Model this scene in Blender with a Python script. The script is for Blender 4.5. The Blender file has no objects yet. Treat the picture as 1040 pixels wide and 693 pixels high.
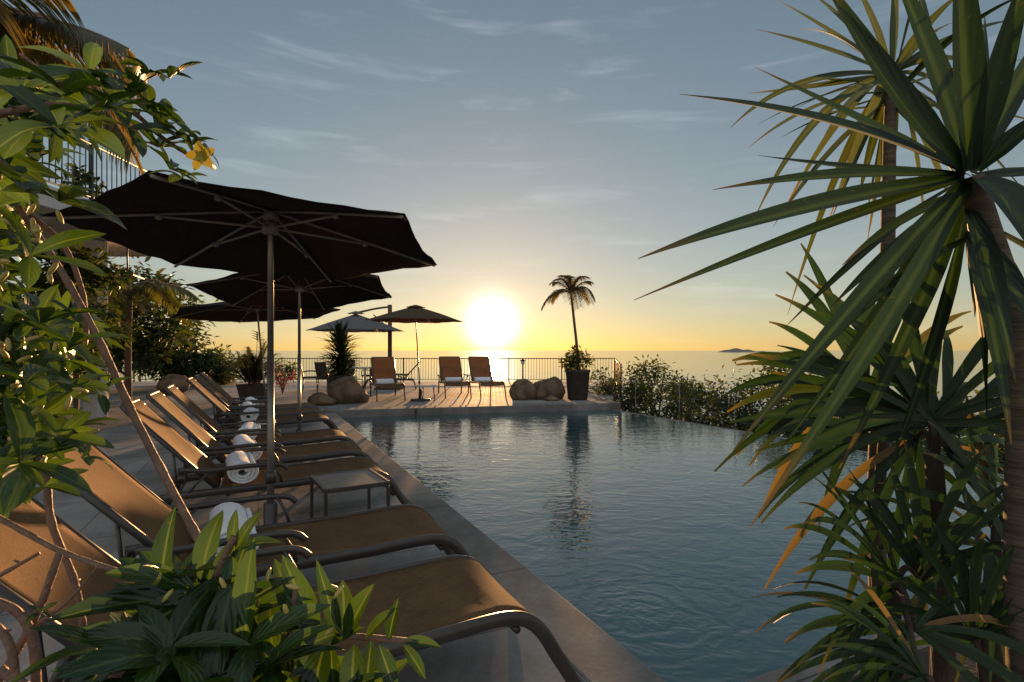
import bpy, bmesh, math, random
from mathutils import Vector as V, Matrix, Quaternion
random.seed(11)
R = math.radians
sc = bpy.context.scene
COL = sc.collection

# ------------------------------------------------------------------ layout frame
EYE, F = 1.35, 550.0                       # camera height (m), focal length in photo pixels
PA = R(25.1)                               # the pool's long side runs 25 degrees left of the view axis
D = V((-math.sin(PA), math.cos(PA), 0)); T = V((math.cos(PA), math.sin(PA), 0))
def st(s, t, z=0.0): return D*s + T*t + V((0, 0, z))
def at(px, py, Y): return V(((px-520)/F*Y, Y, EYE-(py-356)/F*Y))

# ------------------------------------------------------------------ mesh builder
class MB:
    def __init__(self): self.v=[]; self.f=[]; self.uv=[]; self.r=[]; self.cur=0.5; self.cm=1.0
    def add(self, vs, fs, uvs=None):
        o=len(self.v); self.v+= [tuple(p) for p in vs]
        for k, f in enumerate(fs):
            self.f.append(tuple(i+o for i in f)); self.r.append(self.cur)
            self.uv.append([uvs[i] for i in f] if uvs else [(0.5,0.5)]*len(f))
    def box(self, c, size, rot=None):
        x,y,z=[a/2 for a in size]; c=V(c)
        vs=[V((sx*x,sy*y,sz*z)) for sz in(-1,1) for sy in(-1,1) for sx in(-1,1)]
        if rot is not None: vs=[rot@p for p in vs]
        self.add([p+c for p in vs],[(0,2,3,1),(4,5,7,6),(0,1,5,4),(2,6,7,3),(0,4,6,2),(1,3,7,5)])
    def tube(self, pts, r, n=8, cap=True, flat=1.0):
        pts=[V(p) for p in pts]; m=len(pts)
        rs=r if isinstance(r,(list,tuple)) else [r]*m
        if len(rs)!=m: rs=[rs[0]+(rs[-1]-rs[0])*i/(m-1) for i in range(m)]
        tn=[]
        for i in range(m):
            a=pts[min(i+1,m-1)]-pts[max(i-1,0)]
            tn.append(a.normalized() if a.length>1e-9 else V((0,0,1)))
        up=V((0,0,1)) if abs(tn[0].z)<.9 else V((1,0,0))
        x=tn[0].cross(up).normalized(); vs=[];
        for i in range(m):
            x=(x-tn[i]*x.dot(tn[i])).normalized(); y=tn[i].cross(x)
            for k in range(n):
                a=2*math.pi*k/n
                vs.append(pts[i]+(x*math.cos(a)+y*math.sin(a)*flat)*rs[i])
        fs=[(i*n+k,i*n+(k+1)%n,(i+1)*n+(k+1)%n,(i+1)*n+k) for i in range(m-1) for k in range(n)]
        if cap: fs+= [tuple(range(n-1,-1,-1)), tuple((m-1)*n+k for k in range(n))]
        uv=[(k/n,i/m) for i in range(m) for k in range(n)]
        self.add(vs,fs,uv)
    def lathe(self, prof, c=(0,0,0), n=20):
        c=V(c); m=len(prof)
        vs=[c+V((r*math.cos(2*math.pi*k/n),r*math.sin(2*math.pi*k/n),z)) for r,z in prof for k in range(n)]
        fs=[(i*n+k,i*n+(k+1)%n,(i+1)*n+(k+1)%n,(i+1)*n+k) for i in range(m-1) for k in range(n)]
        fs+= [tuple(range(n-1,-1,-1)), tuple((m-1)*n+k for k in range(n))]
        self.add(vs,fs)
    def leaf(self, p0, d, up, L, W, bend=.25, fold=.25, seg=7, prof=None, twist=0, half=2):
        """a blade from p0 along d: bends down, folded along the midrib, pointed tip"""
        p0=V(p0); d=V(d).normalized(); up=V(up)
        side=d.cross(up)
        if side.length<1e-4: side=d.cross(V((.3,.8,.1)))
        side.normalize(); nrm=side.cross(d).normalized()
        if twist: q=Quaternion(d,twist); side=q@side; nrm=q@nrm
        prof=prof or (lambda v: math.sin(math.pi*min(1,v**.85))**.8)
        vs=[];uv=[];nx=2*half+1
        self.cur=random.random()
        for i in range(seg+1):
            v=i/seg; ang=bend*v*1.6
            c=p0+d*L*(v-.16*bend*bend*v**3)-nrm*L*bend*v*v*.8
            w=W*.5*max(prof(v),.02); n2=(nrm*math.cos(ang)+d*math.sin(ang))
            for k in range(nx):
                u=(k-half)/half
                vs.append(c+side*w*u*(1-.1*abs(u))+n2*(w*fold*abs(u)**1.3+ .04*w*math.sin(v*13+k)))
                uv.append((.5+.5*u,v))
        fs=[(i*nx+k,i*nx+k+1,(i+1)*nx+k+1,(i+1)*nx+k) for i in range(seg) for k in range(nx-1)]
        self.add(vs,fs,uv)
    def strap(self, a, b, c, W, nrm, fold=.35, seg=12, wp=.35, tip=0.0, half=1):
        """strap leaf on the quadratic curve a-b-c"""
        a,b,c=V(a),V(b),V(c); nrm=V(nrm); vs=[];uv=[];nx=2*half+1
        self.cur=random.random()*self.cm
        for i in range(seg+1):
            v=i/seg
            p=a*(1-v)**2+b*2*v*(1-v)+c*v*v
            t=((b-a)*(1-v)+(c-b)*v).normalized()
            s=t.cross(nrm)
            if s.length<1e-4: s=t.cross(V((1,0,0)))
            s.normalize(); n2=s.cross(t)
            w=W*.5*((.55+.45*min(1,v/wp)) if v<wp else max(tip,(1-((v-wp)/(1-wp))**1.7)))
            w=max(w,.0008)
            for k in range(nx):
                u=(k-half)/half
                vs.append(p+s*w*u+n2*w*fold*abs(u)); uv.append((.5+.5*u,v))
        fs=[(i*nx+k,i*nx+k+1,(i+1)*nx+k+1,(i+1)*nx+k) for i in range(seg) for k in range(nx-1)]
        self.add(vs,fs,uv)
    def build(self, name, mat, parent=None, origin=(0,0,0), smooth=True, solid=0, bevel=0, sub=0):
        o=V(origin); me=bpy.data.meshes.new(name)
        me.from_pydata([tuple(V(p)-o) for p in self.v],[],self.f)
        uvl=me.uv_layers.new(name='UVMap')
        flat=[c for f in self.uv for p in f for c in p]
        uvl.data.foreach_set('uv',flat)
        at_=me.attributes.new('rnd','FLOAT','FACE'); at_.data.foreach_set('value',self.r)
        if smooth: me.polygons.foreach_set('use_smooth',[True]*len(me.polygons))
        me.materials.append(mat)
        ob=bpy.data.objects.new(name,me); COL.objects.link(ob)
        if parent is not None: ob.parent=parent
        else: ob.location=o
        if bevel:
            m=ob.modifiers.new('bevel','BEVEL'); m.width=bevel; m.segments=2; m.limit_method='ANGLE'
        if solid:
            m=ob.modifiers.new('solid','SOLIDIFY'); m.thickness=solid; m.offset=0
        if sub:
            m=ob.modifiers.new('sub','SUBSURF'); m.levels=sub; m.render_levels=sub
        me.update()
        return ob

def tag(o, label=None, cat=None, group=None, kind=None):
    if label: o['label']=label
    if cat: o['category']=cat
    if group: o['group']=group
    if kind: o['kind']=kind
    return o
def thing(name, label, cat, loc=(0,0,0), rz=0, group=None):
    o=bpy.data.objects.new(name,None); COL.objects.link(o); o.empty_display_size=.1
    o.location=loc; o.rotation_euler=(0,0,rz)
    return tag(o,label,cat,group)
def copy_tree(o, parent=None):
    c=o.copy(); COL.objects.link(c)
    if parent is not None: c.parent=parent
    for ch in [x for x in bpy.data.objects if x.parent==o]: copy_tree(ch,c)
    return c
def curve(pts, n=8):
    """Catmull-Rom through pts"""
    pts=[V(p) for p in pts]; P=[pts[0]*2-pts[1]]+pts+[pts[-1]*2-pts[-2]]; out=[]
    for i in range(1,len(P)-2):
        a,b,c,d=P[i-1],P[i],P[i+1],P[i+2]
        for k in range(n):
            t=k/n
            out.append(.5*((2*b)+(c-a)*t+(2*a-5*b+4*c-d)*t*t+(3*b-a-3*c+d)*t**3))
    out.append(pts[-1]); return out
def rvec(): 
    while 1:
        v=V((random.uniform(-1,1),random.uniform(-1,1),random.uniform(-1,1)))
        if .05<v.length<1: return v.normalized()

# ------------------------------------------------------------------ materials
def nodes(name):
    m=bpy.data.materials.new(name); m.use_nodes=True; nt=m.node_tree
    return m,nt,nt.nodes['Principled BSDF'],nt.nodes['Material Output']
def surf(name, c1, c2, scale=8, rough=.6, bump=.0, bscale=60, spec=.5, metal=0, stretch=(1,1,1), coord='Object', detail=6, rvar=.0):
    m,nt,b,out=nodes(name); N=nt.nodes.new; L=nt.links.new
    tc=N('ShaderNodeTexCoord'); mp=N('ShaderNodeMapping'); mp.inputs['Scale'].default_value=stretch
    L(tc.outputs[coord],mp.inputs['Vector'])
    no=N('ShaderNodeTexNoise'); no.inputs['Scale'].default_value=scale; no.inputs['Detail'].default_value=detail; no.inputs['Roughness'].default_value=.62
    L(mp.outputs[0],no.inputs['Vector'])
    cr=N('ShaderNodeValToRGB'); cr.color_ramp.elements[0].position=.32; cr.color_ramp.elements[1].position=.68
    cr.color_ramp.elements[0].color=(*c1,1); cr.color_ramp.elements[1].color=(*c2,1)
    L(no.outputs['Fac'],cr.inputs['Fac']); L(cr.outputs[0],b.inputs['Base Color'])
    b.inputs['Roughness'].default_value=rough; b.inputs['Metallic'].default_value=metal; b.inputs['Specular IOR Level'].default_value=spec
    if rvar:
        mr=N('ShaderNodeMapRange'); mr.inputs['To Min'].default_value=rough-rvar; mr.inputs['To Max'].default_value=rough+rvar
        L(no.outputs['Fac'],mr.inputs['Value']); L(mr.outputs[0],b.inputs['Roughness'])
    if bump:
        n2=N('ShaderNodeTexNoise'); n2.inputs['Scale'].default_value=bscale; n2.inputs['Detail'].default_value=5
        L(mp.outputs[0],n2.inputs['Vector'])
        bp=N('ShaderNodeBump'); bp.inputs['Strength'].default_value=bump; bp.inputs['Distance'].default_value=.01
        L(n2.outputs['Fac'],bp.inputs['Height']); L(bp.outputs[0],b.inputs['Normal'])
    return m
def leafmat(name, c1, c2, rib=(.12,.2,.04), ribw=.06, rough=.35, trans=.35, tcol=None, edge=None, spec=.5):
    m,nt,b,out=nodes(name); N=nt.nodes.new; L=nt.links.new
    at_=N('ShaderNodeAttribute'); at_.attribute_name='rnd'
    mx=N('ShaderNodeMix'); mx.data_type='RGBA'; mx.inputs[6].default_value=(*c1,1); mx.inputs[7].default_value=(*c2,1)
    L(at_.outputs['Fac'],mx.inputs[0])
    uv=N('ShaderNodeUVMap'); sp=N('ShaderNodeSeparateXYZ'); L(uv.outputs[0],sp.inputs[0])
    a=N('ShaderNodeMath'); a.operation='SUBTRACT'; a.inputs[1].default_value=.5; L(sp.outputs[0],a.inputs[0])
    ab=N('ShaderNodeMath'); ab.operation='ABSOLUTE'; L(a.outputs[0],ab.inputs[0])
    mr=N('ShaderNodeMapRange'); mr.inputs['From Min'].default_value=ribw*.3; mr.inputs['From Max'].default_value=ribw
    mr.inputs['To Min'].default_value=1; mr.inputs['To Max'].default_value=0; L(ab.outputs[0],mr.inputs['Value'])
    m2=N('ShaderNodeMix'); m2.data_type='RGBA'; L(mr.outputs[0],m2.inputs[0]); L(mx.outputs[2],m2.inputs[6]); m2.inputs[7].default_value=(*rib,1)
    # side veins
    ve=N('ShaderNodeTexWave'); ve.inputs['Scale'].default_value=1.7; ve.inputs['Distortion'].default_value=.6; ve.bands_direction='Y'
    cmb=N('ShaderNodeCombineXYZ'); ad=N('ShaderNodeMath'); ad.operation='MULTIPLY_ADD'; ad.inputs[1].default_value=-.9; L(ab.outputs[0],ad.inputs[0]); L(sp.outputs[1],ad.inputs[2])
    L(ad.outputs[0],cmb.inputs[1]); L(cmb.outputs[0],ve.inputs['Vector'])
    bp=N('ShaderNodeBump'); bp.inputs['Strength'].default_value=.25; bp.inputs['Distance'].default_value=.002
    L(ve.outputs['Fac'],bp.inputs['Height']); L(bp.outputs[0],b.inputs['Normal'])
    last=m2.outputs[2]
    tc=N('ShaderNodeTexCoord'); nz=N('ShaderNodeTexNoise'); nz.inputs['Scale'].default_value=9; nz.inputs['Detail'].default_value=4; L(tc.outputs['Object'],nz.inputs['Vector'])
    hs=N('ShaderNodeHueSaturation'); mr2=N('ShaderNodeMapRange'); mr2.inputs['To Min'].default_value=.6; mr2.inputs['To Max'].default_value=1.4
    L(nz.outputs['Fac'],mr2.inputs['Value']); L(mr2.outputs[0],hs.inputs['Value']); L(last,hs.inputs['Color']); last=hs.outputs[0]
    vo=N('ShaderNodeTexNoise'); vo.inputs['Scale'].default_value=95; vo.inputs['Detail'].default_value=3; L(tc.outputs['Object'],vo.inputs['Vector'])
    sm=N('ShaderNodeMapRange'); sm.inputs['From Min'].default_value=.66; sm.inputs['From Max'].default_value=.74; sm.inputs['To Max'].default_value=.7; L(vo.outputs['Fac'],sm.inputs['Value'])
    m5=N('ShaderNodeMix'); m5.data_type='RGBA'; L(sm.outputs[0],m5.inputs[0]); L(last,m5.inputs[6]); m5.inputs[7].default_value=(.07,.055,.015,1); last=m5.outputs[2]
    if edge:   # dry brown tips, and now and then a whole dead leaf
        mt=N('ShaderNodeMapRange'); mt.inputs['From Min'].default_value=.8; mt.inputs['From Max'].default_value=1.0; L(sp.outputs[1],mt.inputs['Value'])
        mu=N('ShaderNodeMath'); mu.operation='MULTIPLY'; L(mt.outputs[0],mu.inputs[0]); L(at_.outputs['Fac'],mu.inputs[1])
        dd=N('ShaderNodeMapRange'); dd.inputs['From Min'].default_value=.93; dd.inputs['From Max'].default_value=.96; L(at_.outputs['Fac'],dd.inputs['Value'])
        mm=N('ShaderNodeMath'); mm.operation='MAXIMUM'; L(mu.outputs[0],mm.inputs[0]); L(dd.outputs[0],mm.inputs[1]); mu=mm
        m3=N('ShaderNodeMix'); m3.data_type='RGBA'; L(mu.outputs[0],m3.inputs[0]); L(last,m3.inputs[6]); m3.inputs[7].default_value=(*edge,1); last=m3.outputs[2]
    L(last,b.inputs['Base Color']); b.inputs['Roughness'].default_value=rough; b.inputs['Specular IOR Level'].default_value=spec
    tr=N('ShaderNodeBsdfTranslucent')
    tm=N('ShaderNodeMix'); tm.data_type='RGBA'; tm.blend_type='MULTIPLY'; tm.inputs[0].default_value=1
    L(last,tm.inputs[6]); tm.inputs[7].default_value=(*(tcol or (3.2,3.0,1.0)),1); L(tm.outputs[2],tr.inputs['Color'])
    ms=N('ShaderNodeMixShader'); ms.inputs[0].default_value=trans
    L(b.outputs[0],ms.inputs[1]); L(tr.outputs[0],ms.inputs[2]); L(ms.outputs[0],out.inputs['Surface'])
    return m
def cloth(name, c1, c2, weave=420, trans=.0, tcol=(.3,.15,.05), rough=.85):
    m,nt,b,out=nodes(name); N=nt.nodes.new; L=nt.links.new
    tc=N('ShaderNodeTexCoord')
    nz=N('ShaderNodeTexNoise'); nz.inputs['Scale'].default_value=5; nz.inputs['Detail'].default_value=5; L(tc.outputs['Object'],nz.inputs['Vector'])
    wv=N('ShaderNodeTexNoise'); wv.inputs['Scale'].default_value=weave; mp=N('ShaderNodeMapping'); mp.inputs['Scale'].default_value=(.15,1,1); L(tc.outputs['Object'],mp.inputs[0]); L(mp.outputs[0],wv.inputs['Vector'])
    ad=N('ShaderNodeMath'); ad.operation='MULTIPLY_ADD'; ad.inputs[1].default_value=.45; L(nz.outputs['Fac'],ad.inputs[0]); L(wv.outputs['Fac'],ad.inputs[2])
    mr=N('ShaderNodeMapRange'); mr.inputs['From Min'].default_value=.52; mr.inputs['From Max'].default_value=.93; L(ad.outputs[0],mr.inputs['Value'])
    mx=N('ShaderNodeMix'); mx.data_type='RGBA'; mx.inputs[6].default_value=(*c1,1); mx.inputs[7].default_value=(*c2,1); L(mr.outputs[0],mx.inputs[0])
    L(mx.outputs[2],b.inputs['Base Color']); b.inputs['Roughness'].default_value=rough; b.inputs['Specular IOR Level'].default_value=.12
    bp=N('ShaderNodeBump'); bp.inputs['Strength'].default_value=.5; bp.inputs['Distance'].default_value=.002; L(wv.outputs['Fac'],bp.inputs['Height']); L(bp.outputs[0],b.inputs['Normal'])
    if trans:
        tr=N('ShaderNodeBsdfTranslucent'); tr.inputs['Color'].default_value=(*tcol,1)
        ms=N('ShaderNodeMixShader'); ms.inputs[0].default_value=trans
        L(b.outputs[0],ms.inputs[1]); L(tr.outputs[0],ms.inputs[2]); L(ms.outputs[0],out.inputs['Surface'])
    return m

M={}
M['frame']=surf('bronze_metal',(.035,.028,.024),(.05,.04,.034),30,.38,.05,200,metal=.0,spec=.6)
M['sling']=cloth('brown_sling',(.10,.060,.033),(.225,.130,.064),210,.22,(.55,.33,.12),.85)
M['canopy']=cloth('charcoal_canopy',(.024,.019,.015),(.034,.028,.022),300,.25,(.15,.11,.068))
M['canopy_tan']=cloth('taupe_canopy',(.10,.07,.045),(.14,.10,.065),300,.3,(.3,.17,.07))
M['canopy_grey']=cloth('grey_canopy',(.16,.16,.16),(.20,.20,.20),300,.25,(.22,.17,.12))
M['pole']=surf('brushed_pole',(.16,.14,.125),(.22,.195,.17),14,.33,.03,100,spec=.7,metal=.55)
M['rib']=surf('rib_metal',(.22,.185,.16),(.28,.24,.21),14,.5)
M['towel']=surf('white_towel',(.80,.81,.84),(.90,.91,.93),40,.95,.6,260,spec=.1)
M['stone']=surf('boulder_stone',(.075,.05,.033),(.25,.165,.105),2.6,.9,1.0,7,spec=.2)
M['table']=surf('bronze_top',(.13,.11,.09),(.19,.16,.13),22,.45,.08,160)
M['whitetop']=surf('pale_top',(.5,.48,.45),(.6,.58,.54),10,.5)
M['pot']=surf('dark_pot',(.028,.02,.014),(.06,.042,.03),9,.7,.3,40)
M['soil']=surf('soil',(.025,.018,.012),(.06,.042,.028),20,.95,.8,40)
M['bark']=surf('brown_bark',(.07,.045,.032),(.15,.095,.065),18,.85,.7,60)
M['stem']=surf('shrub_stem',(.13,.075,.05),(.24,.14,.095),40,.7,.6,120)
M['darkbark']=surf('fibrous_bark',(.02,.014,.01),(.07,.045,.028),25,.95,1.,70,stretch=(1,1,.35))
M['drac_trunk']=surf('dracaena_bark',(.035,.026,.018),(.13,.095,.062),5,.9,1.0,12,stretch=(1,1,10))
M['plaster']=surf('white_plaster',(.55,.53,.50),(.66,.64,.61),3,.85,.15,40)
M['iron']=surf('black_iron',(.012,.012,.012),(.025,.024,.022),30,.5)
M['leaf']=leafmat('shrub_leaf',(.011,.029,.006),(.038,.078,.012),(.06,.10,.022),.05,.3,.32,(2.8,2.6,.6))
M['leafb']=leafmat('dark_glossy_leaf',(.009,.026,.007),(.028,.062,.012),(.05,.085,.022),.07,.26,.32,(3.0,2.7,.7))
M['strap']=leafmat('dracaena_leaf',(.006,.016,.006),(.016,.036,.010),(.03,.055,.016),.18,.5,.15,(2.0,2.2,.7),(.16,.08,.035),.3)
M['strapy']=leafmat('dry_dracaena_leaf',(.02,.036,.011),(.07,.085,.024),(.06,.08,.025),.18,.45,.22,(2.1,2.0,.6),(.25,.13,.05),.35)
M['fan']=leafmat('lady_palm_leaf',(.006,.019,.005),(.020,.046,.010),(.015,.03,.01),.3,.5,.2,(1.9,2.3,.5),(.16,.09,.035),.3)
M['frond']=leafmat('palm_frond_leaf',(.04,.05,.015),(.12,.10,.03),(.08,.08,.03),.2,.45,.35,(2.6,1.9,.6))
M['bushl']=leafmat('bush_leaf',(.035,.050,.014),(.085,.105,.028),(.05,.08,.02),.1,.5,.4,(2.4,1.9,.6))
M['treel']=leafmat('tree_leaf',(.018,.034,.011),(.045,.07,.018),(.05,.08,.02),.1,.5,.3,(2.2,1.9,.6))
M['pink']=leafmat('pink_bract',(.35,.08,.10),(.5,.16,.16),(.4,.1,.1),.05,.6,.4,(1.3,1.0,1.0))
M['yellow']=leafmat('yellow_petal',(.42,.32,.02),(.50,.38,.03),(.42,.3,.01),.08,.5,.18,(1.0,1.0,.8))
M['bud']=surf('pale_bud',(.28,.24,.05),(.5,.36,.10),20,.5)

# deck: trowelled concrete with joints
def deckmat(name, c1, c2, joints):
    m,nt,b,out=nodes(name); N=nt.nodes.new; L=nt.links.new
    tc=N('ShaderNodeTexCoord'); mp=N('ShaderNodeMapping'); mp.inputs['Rotation'].default_value=(0,0,-PA); L(tc.outputs['Object'],mp.inputs[0])
    a=N('ShaderNodeTexNoise'); a.inputs['Scale'].default_value=1.3; a.inputs['Detail'].default_value=9; a.inputs['Roughness'].default_value=.65; L(mp.outputs[0],a.inputs['Vector'])
    a2=N('ShaderNodeTexNoise'); a2.inputs['Scale'].default_value=34; a2.inputs['Detail'].default_value=6; L(mp.outputs[0],a2.inputs['Vector'])
    s=N('ShaderNodeMath'); s.operation='MULTIPLY_ADD'; s.inputs[1].default_value=.35; L(a2.outputs['Fac'],s.inputs[0]); L(a.outputs['Fac'],s.inputs[2])
    mr=N('ShaderNodeMapRange'); mr.inputs['From Min'].default_value=.48; mr.inputs['From Max'].default_value=.88; L(s.outputs[0],mr.inputs['Value'])
    mx=N('ShaderNodeMix'); mx.data_type='RGBA'; mx.inputs[6].default_value=(*c1,1); mx.inputs[7].default_value=(*c2,1); L(mr.outputs[0],mx.inputs[0])
    last=mx.outputs[2]
    st_=N('ShaderNodeTexNoise'); st_.inputs['Scale'].default_value=.55; st_.inputs['Detail'].default_value=10; st_.inputs['Roughness'].default_value=.7; st_.inputs['Distortion'].default_value=1.2; L(mp.outputs[0],st_.inputs['Vector'])
    sr=N('ShaderNodeMapRange'); sr.inputs['From Min'].default_value=.42; sr.inputs['From Max'].default_value=.6; sr.inputs['To Min'].default_value=.66; sr.inputs['To Max'].default_value=1.08; L(st_.outputs['Fac'],sr.inputs['Value'])
    sv=N('ShaderNodeVectorMath'); sv.operation='SCALE'; L(last,sv.inputs[0]); L(sr.outputs[0],sv.inputs['Scale']); last=sv.outputs[0]
    if joints:
        br=N('ShaderNodeTexBrick'); br.offset=0; br.inputs['Scale'].default_value=1; br.inputs['Brick Width'].default_value=joints[0]; br.inputs['Row Height'].default_value=joints[1]; br.inputs['Mortar Size'].default_value=.006
        br.inputs['Color1'].default_value=(1,1,1,1); br.inputs['Color2'].default_value=(.9,.9,.9,1); br.inputs['Mortar'].default_value=(.45,.42,.4,1); L(mp.outputs[0],br.inputs['Vector'])
        m2=N('ShaderNodeMix'); m2.data_type='RGBA'; m2.blend_type='MULTIPLY'; m2.inputs[0].default_value=1; L(last,m2.inputs[6]); L(br.outputs['Color'],m2.inputs[7]); last=m2.outputs[2]
    L(last,b.inputs['Base Color']); 
    mr3=N('ShaderNodeMapRange'); mr3.inputs['To Min'].default_value=.65; mr3.inputs['To Max'].default_value=.92; b.inputs['Specular IOR Level'].default_value=.2; L(a.outputs['Fac'],mr3.inputs['Value']); L(mr3.outputs[0],b.inputs['Roughness'])
    bp=N('ShaderNodeBump'); bp.inputs['Strength'].default_value=.2; bp.inputs['Distance'].default_value=.005; L(s.outputs[0],bp.inputs['Height']); L(bp.outputs[0],b.inputs['Normal'])
    return m
M['deck']=deckmat('deck_concrete',(.27,.26,.245),(.42,.40,.375),(1.2,1.2))
M['coping']=deckmat('coping_concrete',(.17,.155,.14),(.32,.295,.265),(60,1.5))

# pool water
def watermat(name, base, scale, strength, rough, stretch, dist=.05, rings=None, ior=1.333):
    m,nt,b,out=nodes(name); N=nt.nodes.new; L=nt.links.new
    b.inputs['Base Color'].default_value=(*base,1); b.inputs['Roughness'].default_value=rough; b.inputs['IOR'].default_value=ior; b.inputs['Specular IOR Level'].default_value=.5
    tc=N('ShaderNodeTexCoord'); mp=N('ShaderNodeMapping'); mp.inputs['Scale'].default_value=stretch; L(tc.outputs['Object'],mp.inputs[0])
    hs=[]
    for sc_,w,ds in((scale,1.0,.9),(scale*2.7,.38,.5),(scale*.33,1.3,.3)):
        n=N('ShaderNodeTexNoise'); n.inputs['Scale'].default_value=sc_; n.inputs['Detail'].default_value=2; n.inputs['Roughness'].default_value=.45; n.inputs['Distortion'].default_value=ds
        L(mp.outputs[0],n.inputs['Vector'])
        mu=N('ShaderNodeMath'); mu.operation='MULTIPLY'; mu.inputs[1].default_value=w; L(n.outputs['Fac'],mu.inputs[0]); hs.append(mu.outputs[0])
    ad=N('ShaderNodeMath'); ad.operation='ADD'; L(hs[0],ad.inputs[0]); L(hs[1],ad.inputs[1])
    a2=N('ShaderNodeMath'); a2.operation='ADD'; L(ad.outputs[0],a2.inputs[0]); L(hs[2],a2.inputs[1]); h=a2.outputs[0]
    if rings:
        c,amp=rings
        vm=N('ShaderNodeVectorMath'); vm.operation='DISTANCE'; vm.inputs[1].default_value=c; L(tc.outputs['Object'],vm.inputs[0])
        k=N('ShaderNodeMath'); k.operation='MULTIPLY'; k.inputs[1].default_value=46; L(vm.outputs['Value'],k.inputs[0])
        nd=N('ShaderNodeMath'); nd.operation='MULTIPLY_ADD'; nd.inputs[1].default_value=15; L(hs[0],nd.inputs[0]); L(k.outputs[0],nd.inputs[2])
        sn=N('ShaderNodeMath'); sn.operation='SINE'; L(nd.outputs[0],sn.inputs[0])
        fo=N('ShaderNodeMapRange'); fo.inputs['From Min'].default_value=.05; fo.inputs['From Max'].default_value=1.1; fo.inputs['To Min'].default_value=amp; fo.inputs['To Max'].default_value=0; fo.interpolation_type='SMOOTHSTEP'; L(vm.outputs['Value'],fo.inputs['Value'])
        mm=N('ShaderNodeMath'); mm.operation='MULTIPLY'; L(sn.outputs[0],mm.inputs[0]); L(fo.outputs[0],mm.inputs[1])
        sp_=N('ShaderNodeTexNoise'); sp_.inputs['Scale'].default_value=26; sp_.inputs['Detail'].default_value=2; L(tc.outputs['Object'],sp_.inputs['Vector'])
        f2=N('ShaderNodeMapRange'); f2.inputs['From Min'].default_value=.08; f2.inputs['From Max'].default_value=.36; f2.inputs['To Min'].default_value=1.1; f2.inputs['To Max'].default_value=0; f2.interpolation_type='SMOOTHSTEP'; L(vm.outputs['Value'],f2.inputs['Value'])
        m4=N('ShaderNodeMath'); m4.operation='MULTIPLY_ADD'; L(sp_.outputs['Fac'],m4.inputs[0]); L(f2.outputs[0],m4.inputs[1]); L(h,m4.inputs[2]); h=m4.outputs[0]
        a3=N('ShaderNodeMath'); a3.operation='ADD'; L(h,a3.inputs[0]); L(mm.outputs[0],a3.inputs[1]); h=a3.outputs[0]
    bp=N('ShaderNodeBump'); bp.inputs['Strength'].default_value=strength; bp.inputs['Distance'].default_value=dist; L(h,bp.inputs['Height']); L(bp.outputs[0],b.inputs['Normal'])
    return m
M['pool']=watermat('pool_water',(.026,.078,.084),4.4,.115,.02,(1,1.5,1),.05,((.73,3.05,-.12),.22),1.95)
M['sea']=watermat('sea_water',(.012,.03,.04),.05,.26,.10,(1,.45,1),2.0)

# ------------------------------------------------------------------ setting
def sheet(name, poly, z, depth, mat, bevel=0):
    bm=bmesh.new(); vs=[bm.verts.new((p[0],p[1],z)) for p in poly]; f=bm.faces.new(vs)
    if f.normal.z<0: f.normal_flip()
    bm.normal_update()
    if f.normal.z<0: f.normal_flip()
    if depth:
        r=bmesh.ops.extrude_face_region(bm,geom=[f]); 
        bmesh.ops.translate(bm,verts=[e for e in r['geom'] if isinstance(e,bmesh.types.BMVert)],vec=(0,0,0))
        low=[v for v in vs]
        for v in low: v.co.z=z-depth
    bmesh.ops.triangulate(bm,faces=[f_ for f_ in bm.faces if len(f_.verts)>4])
    bmesh.ops.recalc_face_normals(bm,faces=bm.faces)
    me=bpy.data.meshes.new(name); bm.to_mesh(me); bm.free(); me.materials.append(mat)
    o=bpy.data.objects.new(name,me); COL.objects.link(o)
    if bevel:
        m=o.modifiers.new('b','BEVEL'); m.width=bevel; m.segments=3; m.limit_method='ANGLE'
    return o
PE=1.51           # pool edge (t)
FL=V((-3.86,11.85,0)); FR=V((2.72,13.5,0)); fdir=(FR-FL).normalized(); fback=V((-fdir.y,fdir.x,0))
FBL=FL+fback*.5; FBR=FR+fback*.5
deck=[st(-3,-20),st(-3,10),st(1.42,10),st(1.42,PE-.3),st(12.30,PE-.3),FBL,FBR,V((4.55,23.6,0)),V((-30,23.6,0))]
tag(sheet('deck',deck,0,.35,M['deck']),kind='structure')
cop=[st(1.423,10),st(1.423,PE-.297),st(12.28,PE-.297),FL+V((.0,-.003,0)),st(12.24,PE),st(1.6,PE),st(1.6,10)]
tag(sheet('pool_coping',cop,.004,.16,M['coping'],.012),kind='structure')
tag(sheet('pool_end_wall',[FL+T*-.28,FR,FBR-fback*.003,FBL-fback*.003+T*-.28],.045,1.3,M['coping'],.015),kind='structure')
tag(sheet('pool_water',[st(1.5,PE-.05),st(1.5,7.88),st(11.6,7.88),FR+fback*.2,FL+fback*.2],-.12,1.2,M['pool']),kind='structure')
tag(sheet('pool_outer_wall',[st(1.5,7.883),st(1.5,8.03),st(11.2,8.03),st(11.2,7.883)],-.124,2.5,M['coping']),kind='structure')
# sea
tag(sheet('sea',[(-60000,30),(60000,30),(60000,90000),(-60000,90000)],-28,0,M['sea']),kind='structure')
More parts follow.
